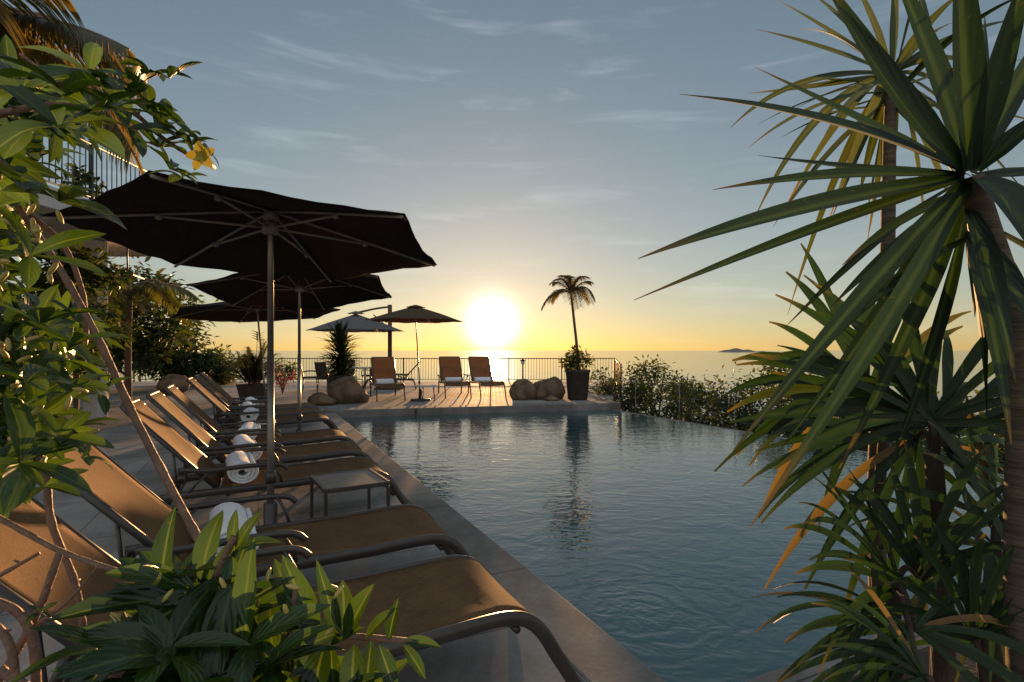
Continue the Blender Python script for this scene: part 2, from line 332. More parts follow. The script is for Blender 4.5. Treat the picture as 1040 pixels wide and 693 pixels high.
# hillside falling to the sea
def hz(x,y):
    t=V((x,y,0)).dot(T); s=V((x,y,0)).dot(D)
    out=max(0,t-8.2)
    fy=max(0,y-23.2)
    z=-1.6-.42*fy-.33*out*(.6+.4*math.sin(x*.3)) 
    z+=.35*math.sin(x*.45+y*.31)*math.cos(y*.5)*min(1,(out+fy)/4)
    return max(z,-31)
mb=MB(); NX,NY=90,80
for j in range(NY+1):
    for i in range(NX+1):
        x=-70+i*2.0; y=-12+j*1.6
        mb.v.append((x,y,hz(x,y)))
for j in range(NY):
    for i in range(NX):
        a=j*(NX+1)+i; mb.f.append((a,a+1,a+NX+2,a+NX+1)); mb.r.append(.5); mb.uv.append([(0,0)]*4)
M['hill']=surf('hillside_earth',(.02,.03,.012),(.06,.06,.03),1.5,.95,.8,6)
tag(mb.build('hillside',M['hill']),kind='structure')
# far island
mb=MB(); n=60; base=at(757,356,9000)
rows=[[],[]]
for i in range(n+1):
    u=i/n; x=base.x-420+840*u
    h=78*(math.sin(math.pi*u)**.7)*(.55+.3*math.sin(u*5+.5)+.12*math.sin(u*23))
    rows[0].append((x,9000,-28)); rows[1].append((x,9060,-28+max(h,0)+2))
back=[(p[0],9200,-28) for p in rows[0]]
vs=rows[0]+rows[1]+back
mb.add(vs,[(r*(n+1)+i,r*(n+1)+i+1,(r+1)*(n+1)+i+1,(r+1)*(n+1)+i) for r in (0,1) for i in range(n)])
M['isl']=surf('island_rock',(.20,.17,.16),(.27,.23,.21),.01,.95)
tag(mb.build('island_hill',M['isl']),kind='structure')

# ------------------------------------------------------------------ sun loungers
def arc_side(y, off=0.0):
    return [(x,y,z+off) for x,z in ((-.62,.315),(-.3,.33),(.1,.335),(.5,.345),(.75,.358),(.86,.352),(.93,.325),(.985,.27),(1.04,.18),(1.10,.085),(1.15,.0))]
def make_lounger(name):
    root=thing(name,'x','sun lounger')
    P0=V((-.26,0,.335)); up=V((-math.cos(R(47)),0,math.sin(R(47)))); BL=.86
    for sy in (-1,1):
        m=MB(); m.tube(curve(arc_side(sy*.305),3),.0155,10,flat=1.8); m.build('side_rail',M['frame'],root)
        m=MB(); m.tube([(-.60,sy*.30,.31),(-.66,sy*.30,.16),(-.70,sy*.30,0)],.017,8); m.build('rear_leg',M['frame'],root)
        # armrest: comes off the back, runs level, drips at the tip; a post to the rail
        m=MB(); a=P0+up*.30
        m.tube(curve([(a.x,sy*.335,a.z-.045),(-.32,sy*.352,.495),(-.1,sy*.355,.505),(.10,sy*.355,.505),(.165,sy*.355,.492),(.20,sy*.355,.462)],5),.0125,10,flat=1.35)
        m.tube([(.10,sy*.352,.50),(.145,sy*.325,.42),(.165,sy*.308,.345)],.0095,8)
        m.tube([(-.30,sy*.345,.49),(-.40,sy*.318,.40),(-.45,sy*.308,.33)],.0095,8)
        m.build('armrest',M['frame'],root)
    for x,z in((.88,.30),(-.20,.30),(-.58,.295)):
        m=MB(); m.tube([(x,-.30,z),(x,.30,z)],.014,8); m.build('cross_bar',M['frame'],root)
    m=MB()
    for sy in(-1,1): m.tube([P0+V((0,sy*.272,0)),P0+up*(BL-.05)+V((0,sy*.272,0)),],.018,8)
    m.tube(curve([P0+up*(BL-.06)+V((0,-.272,0)),P0+up*(BL-.01)+V((0,-.25,0)),P0+up*BL+V((0,-.2,0)),P0+up*BL+V((0,.2,0)),P0+up*(BL-.01)+V((0,.25,0)),P0+up*(BL-.06)+V((0,.272,0))],3),.018,8)
    m.tube([P0+up*.42+V((0,-.26,0)),V((-.52,-.24,.315)),V((-.52,.24,.315)),P0+up*.42+V((0,.26,0))],.009,6)
    m.build('back_frame',M['frame'],root)
    # slings, with a small sag
    m=MB(); path=curve([(-.25,0,.345),(.1,0,.352),(.5,0,.362),(.75,0,.376),(.87,0,.37),(.95,0,.335),(.99,0,.285)],4); n=10
    vs=[];uv=[]
    for i,p in enumerate(path):
        for k in range(n+1):
            u=k/n*2-1; vs.append((p.x,u*.285,p.z-.022*(1-u*u)*(1 if i>1 else .3)*(1 if p.x<.8 else .45))); uv.append((k/n,i/len(path)))
    m.add(vs,[(i*(n+1)+k,(i+1)*(n+1)+k,(i+1)*(n+1)+k+1,i*(n+1)+k+1) for i in range(len(path)-1) for k in range(n)],uv)
    m.build('seat_sling',M['sling'],root,solid=.006)
    m=MB(); vs=[];uv=[]; nr=10; nn=V((math.sin(R(47)),0,math.cos(R(47))))
    for i in range(nr+1):
        for k in range(n+1):
            u=k/n*2-1; v=i/nr
            vs.append(P0+up*(.01+v*(BL-.005))+V((0,u*.275,0))+nn*(.012-.02*(1-u*u)*math.sin(math.pi*v))); uv.append((k/n,v))
    m.add(vs,[(i*(n+1)+k,i*(n+1)+k+1,(i+1)*(n+1)+k+1,(i+1)*(n+1)+k) for i in range(nr) for k in range(n)],uv)
    m.build('back_sling',M['sling'],root,solid=.006)
    return root
row=[(2.13,'brown sling lounger nearest the camera, half hidden by the leafy shrub'),
     (3.06,'second brown lounger from the camera, on the near side of the small bronze table'),
     (4.75,'brown lounger just beyond the bronze table and the tall silver umbrella pole'),
     (5.70,'brown lounger with armrests close to the one beyond the bronze table, fourth in the row'),
     (6.68,'brown lounger fifth in the row, on the near side of the pale-topped table'),
     (8.50,'brown lounger just past the pale-topped table, sixth in the poolside row'),
     (9.45,'brown lounger seventh in the poolside row, next to last before the potted palm'),
     (10.40,'farthest brown lounger of the poolside row, nearest the potted bushy palm')]
G_ROW='sun loungers lined up along the pool'
proto=make_lounger('sun_lounger')
loungers=[]
for i,(s,lab) in enumerate(row):
    o=proto if i==0 else copy_tree(proto)
    o.location=st(s,0); o.rotation_euler=(0,0,PA+R(random.uniform(-1.5,1.5)) if i>1 else PA)
    tag(o,lab,'sun lounger',G_ROW); loungers.append(o)
far=[((392,404),'tan lounger facing the pool between the big boulder and the thin umbrella pole',-70),
     ((460,401),'tan lounger just right of the slim round-based umbrella table',-76),
     ((492,401),'rightmost tan lounger at the pool end, beside the rounded boulders under the sun',-74)]
for (px,py),lab,a in far:
    Y=EYE*F/(py-356); o=copy_tree(proto); o.location=((px-520)/F*Y,Y,0); o.rotation_euler=(0,0,R(a)); o.scale=(1.0,1.2,1.18)
    tag(o,lab,'sun lounger','sun loungers at the far end of the pool'); loungers.append(o)
o=copy_tree(proto); o.location=((402-520)/F*19,19,0); o.rotation_euler=(0,0,R(190))
tag(o,'dark lounger seen from the side behind the others, near the far railing','sun lounger','sun loungers at the far end of the pool')
# towels
def towel_mesh():
    m=MB(); n=46; H=.17; vs=[]; 
    for j,y in enumerate((-H,-H*.97,-H*.4,H*.35,H*.97,H)):
        for i in range(n):
            a=i/n*2*math.pi*3.2; r=.022+.062*i/n
            if j in(0,5): r*=.97
            r*=1+.03*math.sin(y*30+a)
            vs.append((r*math.cos(a),y+.006*math.sin(a*2),r*math.sin(a)*.92))
    m.add(vs,[(j*n+i,j*n+i+1,(j+1)*n+i+1,(j+1)*n+i) for j in range(5) for i in range(n-1)])
    return m
tw0=towel_mesh().build('rolled_towel',M['towel'],solid=.0175)
tl=['rolled white towel on the second lounger, behind the near shrub leaves','rolled white towel on the lounger just beyond the bronze table',
    'rolled white towel on the fourth poolside lounger','rolled white towel on the fifth poolside lounger, near the pale-topped table',
    'rolled white towel on the sixth poolside lounger, past the pale-topped table','rolled white towel on the seventh poolside lounger','rolled white towel on the farthest poolside lounger',
    'white towel on the tan lounger beside the big boulder','white towel on the tan lounger right of the umbrella table','white towel on the rightmost tan lounger beneath the sun']
for i,l in enumerate(loungers[1:]):
    o=tw0 if i==0 else tw0.copy()
    if i: COL.objects.link(o)
    rz=l.rotation_euler.z; q=Matrix.Rotation(rz,3,'Z')
    o.location=V(l.location)+q@V((-.11+random.uniform(-.02,.02),random.uniform(-.05,.05),.436)); o.rotation_euler=(0,random.uniform(0,.6),rz+random.uniform(-.12,.12))
    o.scale=(1.25,1.5 if i<7 else 1.4,1.12); o.location.z+=.012
    tag(o,tl[i],'towel','rolled white towels on the loungers')

# ------------------------------------------------------------------ side tables
def make_table(top):
    t=thing('side_table','x','table'); h=.43; a,b=.225,.245
    m=MB(); m.box((0,0,h-.008),(a*2-.05,b*2-.05,.014)); m.build('table_top',top,t,smooth=False,bevel=.003)
    m=MB()
    for s in(-1,1):
        m.box((s*(a-.0125),0,h-.012),(.025,b*2,.03)); m.box((0,s*(b-.0125),h-.0125),(a*2-.052,.025,.03))
    m.build('table_frame',M['frame'],t,smooth=False,bevel=.004)
    for sx in(-1,1):
        for sy in(-1,1):
            m=MB(); m.box((sx*(a-.013),sy*(b-.013),(h-.03)/2),(.022,.022,h-.03)); m.build('leg',M['frame'],t,smooth=False,bevel=.003)
    return t
t1=make_table(M['table']); t1.location=(-1.17,3.89,0); t1.rotation_euler.z=PA+R(6)
tag(t1,'small square bronze side table between the second and third loungers','table','poolside tables')
t2=make_table(M['whitetop']); t2.location=st(7.62,-.02); t2.rotation_euler.z=PA
tag(t2,'small pale-topped side table between the fifth and sixth loungers','table','poolside tables')

# ------------------------------------------------------------------ umbrellas
def canopy(m, R_, hrim, hap, phase, nside=6, sag=.05, scallop=.03, rings=8, sub=8, r0=.04):
    n=nside*sub; vs=[]
    for j in range(rings+1):
        u=j/rings
        for k in range(n):
            a=phase+2*math.pi*k/n; f=(k%sub)/sub
            poly=math.cos(math.pi/nside)/math.cos((f-.5)*2*math.pi/nside)
            w=math.sin(math.pi*f)
            rr=R_*max(u,r0/R_)*poly*(1-scallop*w*u)
            z=hap-(hap-hrim)*(u**1.06)-sag*w*math.sin(math.pi*min(1,u*.9))*.6
            z+=.007*u*math.sin(k*5.3+u*5)+.006*u*math.sin(k*2.1-u*9)
            vs.append((rr*math.cos(a),rr*math.sin(a),z))
    m.add(vs,[(j*n+k,(j+1)*n+k,(j+1)*n+(k+1)%n,j*n+(k+1)%n) for j in range(rings) for k in range(n)])
    m.add(vs[:n],[tuple(range(n))])
def market_umbrella(name,label,base,R_,hrim,hap,hslide,phase,cmat,tilt=(0,0),lean=(0,0),pr=.022,stand=True,group=None,vent=True):
    root=thing(name,label,'umbrella',base,0,group)
    Q=Matrix.Translation((lean[0],lean[1],0))@(Matrix.Translation((0,0,hslide))@Matrix.Rotation(tilt[0],4,'X')@Matrix.Rotation(tilt[1],4,'Y')@Matrix.Translation((0,0,-hslide)))
    def X(m): m.v=[tuple(Q@V(p)) for p in m.v]; return m
    m=MB(); m.tube([(0,0,.02),(lean[0]*.6,lean[1]*.6,hslide*.6)],pr*1.0,14); m.tube([(lean[0]*.6,lean[1]*.6,hslide*.6),(lean[0],lean[1],hslide),Q@V((0,0,hap))],pr*.86,14); m.build('pole',M['pole'],root)
    m=MB(); m.tube([(lean[0]*.2,lean[1]*.2,hslide*.2),(lean[0]*.235,lean[1]*.235,hslide*.235)],pr*1.5,14); m.build('pole_collar',M['frame'],root)
    if stand:
        m=MB(); m.lathe([(.27,0),(.27,.03),(.25,.05),(.06,.065),(.045,.075),(.045,.30),(.03,.31)],n=28); m.build('base',M['frame'],root)
    m=MB(); canopy(m,R_,hrim,hap,phase); X(m).build('canopy',cmat,root,solid=.005)
    if vent: m=MB(); canopy(m,R_*.2,hap-.03,hap+.03,phase,rings=2); X(m).build('vent_cap',cmat,root,solid=.004)
    m=MB(); m.lathe([(.03,hslide-.05),(.055,hslide-.045),(.055,hslide+.02),(.03,hslide+.03)],n=16); X(m).build('slider_hub',M['rib'],root)
    m=MB(); m.lathe([(.02,hap-.09),(.05,hap-.08),(.05,hap-.03),(.02,hap-.02)],n=16); X(m).build('crown_hub',M['rib'],root)
    for k in range(6):
        a=phase+k*math.pi/3; c=V((math.cos(a),math.sin(a),0))
        rp=lambda u: c*(R_*u)+V((0,0,hap-(hap-hrim)*u**1.06-.022))
        m=MB(); m.tube([rp(.03),rp(.3),rp(.62),rp(.985)],.0095,6); r_=X(m).build('rib',M['rib'],root)
        e=rp(.53)-V((0,0,.014))
        m=MB(); m.tube([c*.05+V((0,0,hslide-.01)),e],.0085,6); m.box(e,(.03,.03,.035)); X(m).build('strut',M['rib'],r_)
    return root
# U1: the large near one
G_U='dark market umbrellas among the poolside loungers'
b1=st(4.08,.0763); ph=R(29.3)
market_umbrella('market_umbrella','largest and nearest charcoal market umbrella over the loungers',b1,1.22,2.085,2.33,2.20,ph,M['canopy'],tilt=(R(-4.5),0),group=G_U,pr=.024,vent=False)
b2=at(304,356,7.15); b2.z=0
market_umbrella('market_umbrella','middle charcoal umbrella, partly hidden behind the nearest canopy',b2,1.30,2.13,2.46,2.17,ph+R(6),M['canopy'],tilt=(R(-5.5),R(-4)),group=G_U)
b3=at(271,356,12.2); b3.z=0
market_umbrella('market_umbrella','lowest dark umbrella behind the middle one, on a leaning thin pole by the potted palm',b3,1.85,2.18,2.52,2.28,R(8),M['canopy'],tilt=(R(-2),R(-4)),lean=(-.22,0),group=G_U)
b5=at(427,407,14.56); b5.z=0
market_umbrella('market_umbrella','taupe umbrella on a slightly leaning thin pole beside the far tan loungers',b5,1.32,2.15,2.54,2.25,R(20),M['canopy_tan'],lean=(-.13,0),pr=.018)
# its small round-based side table
tb=thing('pedestal_table','low pale table beside the taupe umbrella pole, left of two tan loungers','table',at(432,356,14.35)*1)
tb.location.z=0
m=MB(); m.lathe([(.26,.40),(.30,.405),(.30,.425),(.26,.43)],n=28); m.build('table_top',M['whitetop'],tb)
for k in range(3):
    a=k*2.1+.4; m=MB(); m.tube([(.22*math.cos(a),.22*math.sin(a),.405),(.25*math.cos(a),.25*math.sin(a),0)],.014,8); m.build('leg',M['frame'],tb)
# cantilever umbrella
bc=at(396,356,19.0); bc.z=0
root=thing('cantilever_umbrella','grey cantilever umbrella hanging from a stout dark post near the far railing','umbrella',bc)
m=MB(); m.tube([(0,0,0),(0,0,2.95)],.075,12); m.build('post',M['bark'],root)
m=MB(); m.box((0,0,.03),(.9,.9,.06)); m.build('base',M['frame'],root,smooth=False,bevel=.01)
m=MB(); m.tube(curve([(0,0,2.88),(-.4,-.25,2.80),(-.75,-.45,2.70),(-1.02,-.6,2.62)],4),.035,8); m.tube([(0,0,2.1),(-.5,-.3,2.58)],.02,8); m.build('arm',M['frame'],root)
cxy=V((-1.02,-.6,0))
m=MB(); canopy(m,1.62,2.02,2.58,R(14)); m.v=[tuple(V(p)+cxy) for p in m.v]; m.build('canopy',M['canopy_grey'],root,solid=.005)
m=MB(); canopy(m,.3,2.60,2.68,R(14),rings=2); m.v=[tuple(V(p)+cxy) for p in m.v]; m.build('vent_cap',M['canopy_grey'],root,solid=.004)
for k in range(6):
    a=R(14)+k*math.pi/3; c=V((math.cos(a),math.sin(a),0))
    m=MB(); m.tube([cxy+c*.05+V((0,0,2.53)),cxy+c*1.58+V((0,0,2.01))],.012,6); m.build('rib',M['frame'],root)

# ------------------------------------------------------------------ boulders
def boulder(label,c,size,rz,seed,group=None):
    rnd=random.Random(seed); bm=bmesh.new(); bmesh.ops.create_icosphere(bm,subdivisions=4,radius=1)
    ax=[(V((rnd.uniform(-1,1),rnd.uniform(-1,1),rnd.uniform(-.6,1))).normalized(),rnd.uniform(.62,.9)) for _ in range(9)]
    from mathutils import noise
    for v in bm.verts:
        p=v.co.copy()
        for a,d in ax:
            e=p.dot(a)-d
            if e>0: p-=a*e*.92
        p*=1+.10*noise.noise(p*1.7+V((seed,0,0)))+.04*noise.noise(p*5)
        v.co=V((p.x*size[0],p.y*size[1],p.z*size[2]))
    me=bpy.data.meshes.new('boulder'); bm.to_mesh(me); bm.free(); me.polygons.foreach_set('use_smooth',[True]*len(me.polygons)); me.materials.append(M['stone'])
    o=bpy.data.objects.new('boulder',me); COL.objects.link(o); o.location=c; o.rotation_euler=(0,0,rz)
    tag(o,label,'boulder',group); return o
GB='boulders on the pool terrace'
def gp(px,py): 
    Y=EYE*F/(py-356); return V(((px-520)/F*Y,Y,0))
boulder('big rounded brown boulder left of the tan lounger, below the spiky plant',gp(347,411)+V((0,.5,.26)),(.58,.5,.42),.3,3,GB)
boulder('small low boulder leaning against the big brown one',gp(322,413)+V((0,.35,.12)),(.34,.3,.2),.1,5,GB)
boulder('rounded boulder just right of the rightmost tan lounger',gp(531,407)+V((0,.4,.2)),(.44,.42,.36),.5,8,GB)
boulder('tallest rounded boulder beside the potted palm tree',gp(556,407)+V((0,.55,.24)),(.55,.45,.43),.2,12,GB)
boulder('small pale stone at the foot of the boulders by the palm pot',gp(560,407.5)+V((0,.05,.05)),(.2,.16,.11),.0,14,GB)
boulder('flat brown boulder seen over the backs of the far loungers, by the left trees',V((-10.3,16.5,.28)),(.46,.45,.34),.4,21,GB)

# ------------------------------------------------------------------ plants
def crown(m, c, rad, nclump, nleaf, ls, rnd, clump=.28, flat=.7):
    c=V(c)
    for i in range(nclump):
        while 1:
            p=V((rnd.uniform(-1,1),rnd.uniform(-1,1),rnd.uniform(-1,1)))
            if .35<p.length<1: break
        cc=c+V((p.x*rad[0],p.y*rad[1],p.z*rad[2])); cr=clump*(.6+.8*rnd.random())*min(rad)
        for k in range(nleaf):
            q=V((rnd.gauss(0,.5),rnd.gauss(0,.5),rnd.gauss(0,.5)*flat))*cr*1.25
            d=(q+V((rnd.uniform(-1,1),rnd.uniform(-1,1),rnd.uniform(-1,.6)))*cr*.8).normalized()
            up=V((rnd.uniform(-.8,.8),rnd.uniform(-.8,.8),1)).normalized()
            s=d.cross(up); s=s.normalized() if s.length>1e-4 else V((1,0,0)); nn=s.cross(d)
            L=ls*(.6+.8*rnd.random()); w=L*.24; b=cc+q; m.cur=rnd.random()
            m.add([b,b+d*L*.5+s*w+nn*L*.06,b+d*L-nn*L*.12,b+d*L*.5-s*w+nn*L*.06],[(0,1,2,3)],[(.5,0),(1,.5),(.5,1),(0,.5)])
def tree(name,label,cat,base,h,cc,rad,nclump,nleaf,ls,mat,seed,group=None,trunk_r=.09):
    rnd=random.Random(seed); base=V(base); root=thing(name,label,cat,base,0,group)
    m=MB(); top=V(cc)-base
    m.tube(curve([(0,0,-.3),top*.4+V((rnd.uniform(-.1,.1),0,0)),top*.9],5),[trunk_r,trunk_r*.4],8)
    for k in range(9):
        a=rnd.uniform(0,6.28); st_=top*rnd.uniform(.45,.85); e=top+V((math.cos(a)*rad[0]*.75,math.sin(a)*rad[1]*.75,rnd.uniform(-.3,.8)*rad[2]))
        m.tube(curve([st_,st_*.5+e*.5+V((0,0,.1*rad[2])),e],4),[trunk_r*.4,trunk_r*.1],5)
    m.build('trunk',M['bark'],root)
    m=MB(); crown(m,top,rad,nclump,nleaf,ls,rnd); m.build('crown',mat,root)
    return root
def frond(m, p0, d, L, droop, nl, ll, lw, rnd, hang=.5, up=V((0,0,1))):
    """pinnate palm frond: returns rachis points; leaflets go into m"""
    d=V(d).normalized(); pts=[]
    for i in range(15):
        v=i/14; pts.append(V(p0)+d*L*(v-.12*droop*v**3)-V((0,0,1))*L*droop*v*v*.75)
    side=d.cross(up).normalized()
    for i in range(nl):
        v=.12+.87*i/nl; f=v*14; k=min(13,int(f)); p=pts[k].lerp(pts[k+1],f-k); tg=(pts[k+1]-pts[k]).normalized()
        l=ll*(.45+.55*math.sin(math.pi*min(1,.15+v*.85))) *rnd.uniform(.85,1.1)
        for sg in(-1,1):
            dd=(tg*.65+side*sg*.8+V((0,0,-hang*.6+.15+rnd.uniform(-.1,.1)))).normalized()
            e=p+dd*l; m.strap(p,p+dd*l*.55+V((0,0,.02)),e-V((0,0,l*hang*.55)),lw,V((0,0,1))+side*sg*.3,.2,4,.3)
    return pts
def palm(name,label,base,trunk_pts,tr,fr,mat,rnd,spear=True,cat='palm tree'):
    root=thing(name,label,cat,base); m=MB(); m.tube(curve(trunk_pts,6),tr,10); m.build('trunk',M['bark'],root)
    top=V(trunk_pts[-1]); lm=MB(); rm=MB()
    for (az,el,L,dr,nl,ll,lw,hg) in fr:
        d=V((math.cos(az)*math.cos(el),math.sin(az)*math.cos(el),math.sin(el)))
        pts=frond(lm,top,d,L,dr,nl,ll,lw,rnd,hg); rm.tube(pts,[.018*L,.004*L],5)
    lm.build('crown',mat,root); rm.build('frond_stems',M['stem'],root)
    return root
# palm in its tall dark planter at the pool end
pp=gp(588,407)+V((0,.3,0))
po=thing('planter','tall dark tapered planter holding the small palm at the pool corner','planter',pp)
m=MB(); m.lathe([(.25,0),(.27,.03),(.33,.74),(.35,.76),(.35,.82),(.30,.82),(.29,.76)],n=28); m.build('pot',M['pot'],po)
m=MB(); m.lathe([(.0,.76),(.287,.76),(.287,.77),(0,.79)],n=20); m.build('soil',M['soil'],po)
rnd=random.Random(4)
fr=[]
for k in range(16):
    az=k*2.4+.3; el=R([72,55,42,28,62,48][k%6]); fr.append((az,el,1.12*rnd.uniform(.88,1.1),1.05 if el<.9 else .6,36,.33,.024,.5))
palm('palm_tree','small palm tree with drooping fronds growing from the dark planter',pp+V((0,0,.79)),[(0,0,-.03),(0,0,.22),(-.03,0,.74),(-.10,0,1.39),(-.18,0,2.12)],[.05,.032],fr,M['frond'],rnd)
m=MB(); crown(m,(0,0,.12),(.42,.38,.30),46,14,.12,rnd); o=m.build('ground_plant',M['bushl']); o.location=pp+V((0,0,.95))
tag(o,'low leafy underplanting around the palm foot in the dark planter','plant')

# potted areca on the left of the far terrace
pa=gp(254,409)+V((0,.2,0))
po=thing('planter','low dark square planter holding the bushy palm at the end of the lounger row','planter',pa)
m=MB(); m.lathe([(.33,0),(.36,.02),(.46,.40),(.48,.46),(.43,.46),(.42,.4)],n=4); m.build('pot',M['pot'],po,smooth=False,bevel=.01)
m=MB(); m.lathe([(.0,.40),(.40,.40),(.40,.41),(0,.42)],n=4); m.build('soil',M['soil'],po,smooth=False)
root=thing('areca_palm','bushy areca palm with arching fine fronds in the low dark planter','palm',pa+V((0,0,.42)))
lm=MB(); rm=MB(); rnd=random.Random(9)
for k in range(40):
    az=rnd.uniform(0,6.28); el=R(rnd.uniform(42,85)); d=V((math.cos(az)*math.cos(el),math.sin(az)*math.cos(el),math.sin(el)))
    pts=frond(lm,V((rnd.uniform(-.15,.15),rnd.uniform(-.12,.12),0)),d,rnd.uniform(1.0,1.6),rnd.uniform(.2,.6),26,.30,.03,rnd,.45); rm.tube(pts,[.012,.003],5)
lm.build('fronds',M['bushl'],root); rm.build('stems',M['stem'],root)
m=MB(); m.tube(curve([(.02,0,.0),(.06,0,.7),(.10,0,1.25)],4),[.014,.006],6)
m.build('tall_shoot',M['stem'],root)
m=MB()
for k in range(12): m.leaf((.10,0,1.15+.02*k),(math.cos(k*2.1),math.sin(k*2.1),.7),(0,0,1),.22,.06,.3)
m.build('shoot_leaves',M['bushl'],root)
# pink flowering shrub
root=thing('flowering_shrub','small pink flowering shrub behind the umbrella poles','shrub',gp(287,400))
m=MB(); rnd=random.Random(3)
for k in range(10):
    a=rnd.uniform(0,6.28); m.tube(curve([(0,0,0),(math.cos(a)*.12,math.sin(a)*.12,.4),(math.cos(a)*.35,math.sin(a)*.3,rnd.uniform(.6,1.0))],4),[.015,.005],5)
m.build('stems',M['stem'],root)
m=MB(); crown(m,(0,0,.62),(.42,.4,.38),24,14,.12,rnd); m.build('leaves',M['bushl'],root)
m=MB(); crown(m,(0.02,-.1,.52),(.40,.34,.34),26,12,.10,rnd); m.build('flowers',M['pink'],root)
# spiky palm behind the boulder
ps=gp(346,402)
po=thing('planter','dark round planter behind the big boulder under the spiky plant','planter',ps)
m=MB(); m.lathe([(.22,0),(.30,.1),(.36,.4),(.34,.62),(.30,.62),(.28,.55)],n=24); m.build('pot',M['pot'],po)
m=MB(); m.lathe([(0,.54),(.28,.54),(.28,.55),(0,.57)],n=16); m.build('soil',M['soil'],po)
root=thing('spiky_plant','spiky fan-leaved plant in the dark round planter behind the big boulder','plant',ps+V((0,0,.56)))
m=MB(); rnd=random.Random(6)
for k in range(420):
    z=rnd.uniform(.05,1.1); az=rnd.uniform(0,6.28); el=R(rnd.uniform(-25,55) if z<.7 else rnd.uniform(10,85)); L=rnd.uniform(.5,.85)
    d=V((math.cos(az)*math.cos(el),math.sin(az)*math.cos(el),math.sin(el))); p=V((rnd.uniform(-.05,.05),rnd.uniform(-.05,.05),z))
    m.strap(p,p+d*L*.6,p+d*L-V((0,0,.1*L)),.075,V((0,0,1)),.3,4,.3)
m.build('leaves',M['fan'],root)
m=MB(); m.tube([(0,0,-.02),(0,0,1.0)],[.07,.05],8); m.build('stem',M['darkbark'],root)

# ------------------------------------------------------------------ dining chairs and table near the railing
def make_chair():
    c=thing('patio_chair','x','chair')
    m=MB(); m.box((0,0,.44),(.5,.5,.06)); m.build('seat',M['pot'],c,smooth=False,bevel=.015)
    m=MB(); m.box((0,.27,.70),(.5,.05,.56),Matrix.Rotation(R(-12),3,'X')); m.build('backrest',M['pot'],c,smooth=False,bevel=.02)
    for sx in(-1,1):
        for sy in(-1,1):
            m=MB(); m.tube([(sx*.21,sy*.2,.42),(sx*.23,sy*.23,0)],.016,6); m.build('leg',M['frame'],c)
        m=MB(); m.tube(curve([(sx*.25,.26,.62),(sx*.27,0,.66),(sx*.26,-.2,.62),(sx*.24,-.22,.42)],4),.016,6); m.build('armrest',M['frame'],c)
    return c
ch=make_chair()
for i,(px,Y,rz,lab) in enumerate(((315,18.2,R(110),'leftmost dark patio chair by the railing, beside the umbrella pole'),(333,17.6,R(150),'dark patio chair with its broad back turned, left of the spiky plant'),
      (377,19.6,R(240),'dark patio chair between the spiky plant and the tan lounger'),(352,21.5,R(0),'dark patio chair on the far side of the table, behind the spiky plant'))):
    o=ch if i==0 else copy_tree(ch)
    o.location=((px-520)/F*Y,Y,0); o.rotation_euler=(0,0,rz); tag(o,lab,'chair','patio chairs round the terrace table')
tb=thing('patio_table','pale patio table behind the boulder, among dark chairs','table',((355-520)/F*19.6,19.6,0))
m=MB(); m.box((0,0,.72),(1.5,.9,.05)); m.build('table_top',M['whitetop'],tb,smooth=False,bevel=.01)
for sx in(-1,1):
    for sy in(-1,1):
        m=MB(); m.box((sx*.66,sy*.38,.347),(.07,.07,.693)); m.build('leg',M['whitetop'],tb,smooth=False,bevel=.006)

# ------------------------------------------------------------------ railings
def railing(label,pts,h,z0=0,pick=.115,post_every=2.3,group=None):
    root=thing('railing',label,'railing',V(pts[0])+V((0,0,z0)),0,group); o=V(pts[0])
    for a,b in zip(pts[:-1],pts[1:]):
        a,b=V(a)-o,V(b)-o; Ln=(b-a).length; n=max(1,round(Ln/post_every))
        m=MB(); m.tube([a+V((0,0,h)),b+V((0,0,h))],.022,6); m.build('top_rail',M['iron'],root)
        m=MB(); m.tube([a+V((0,0,.1)),b+V((0,0,.1))],.015,6); m.build('bottom_rail',M['iron'],root)
        for i in range(n+1):
            p=a.lerp(b,i/n); m=MB(); m.box(p+V((0,0,h/2+.02)),(.05,.05,h+.04)); m.build('post',M['iron'],root,smooth=False)
            if i<n:
                q=a.lerp(b,(i+1)/n); k=int((q-p).length/pick); m=MB()
                for j in range(1,k): c=p.lerp(q,j/k); m.tube([c+V((0,0,.1)),c+V((0,0,h))],.009,5,cap=False)
                m.build('pickets',M['iron'],root)
    return root
railing('long black picket railing along the far edge of the terrace before the sea',[(-16,23.3,0),(4.4,23.3,0)],1.0)
railing('short black railing returning along the right side of the far terrace',[(4.42,23.1,0),(2.95,14.7,0)],.95)
railing('black picket railing in front of the left trees at the terrace side',[(-16.2,23.2,0),(-14.2,16.0,0),(-13.5,9,0)],.95)
# slender posts with cables beyond the infinity edge
root=thing('cable_fence','slender post and wire fence just beyond the infinity edge of the pool','fence',st(10.9,8.5,-1.0))
o0=st(10.9,8.5,-1.0)
for k in range(6):
    p=st(10.9-1.55*k,8.5,-1.0)-o0; m=MB(); m.tube([p,p+V((0,0,1.72))],.008,8); m.build('post',M['pole'],root)
for z in(.95,1.3,1.68):
    m=MB(); m.tube([V((0,0,z)),st(10.9-1.55*5,8.5,-1.0)-o0+V((0,0,z))],.0018,4); m.build('wire',M['pole'],root)
# bollard lamp
lp=thing('bollard_lamp','small dark path lamp on a post by the railing, right of the sun','lamp',gp(531,392))
m=MB(); m.tube([(0,0,0),(0,0,.82)],.03,8); m.build('post',M['iron'],lp)
m=MB(); m.lathe([(.05,.82),(.07,.84),(.07,.92),(.05,.94)],n=14); m.build('lamp_glass',M['whitetop'],lp)
m=MB(); m.lathe([(.10,.94),(.11,.955),(.05,1.0),(.01,1.03)],n=14); m.build('lamp_cap',M['iron'],lp)

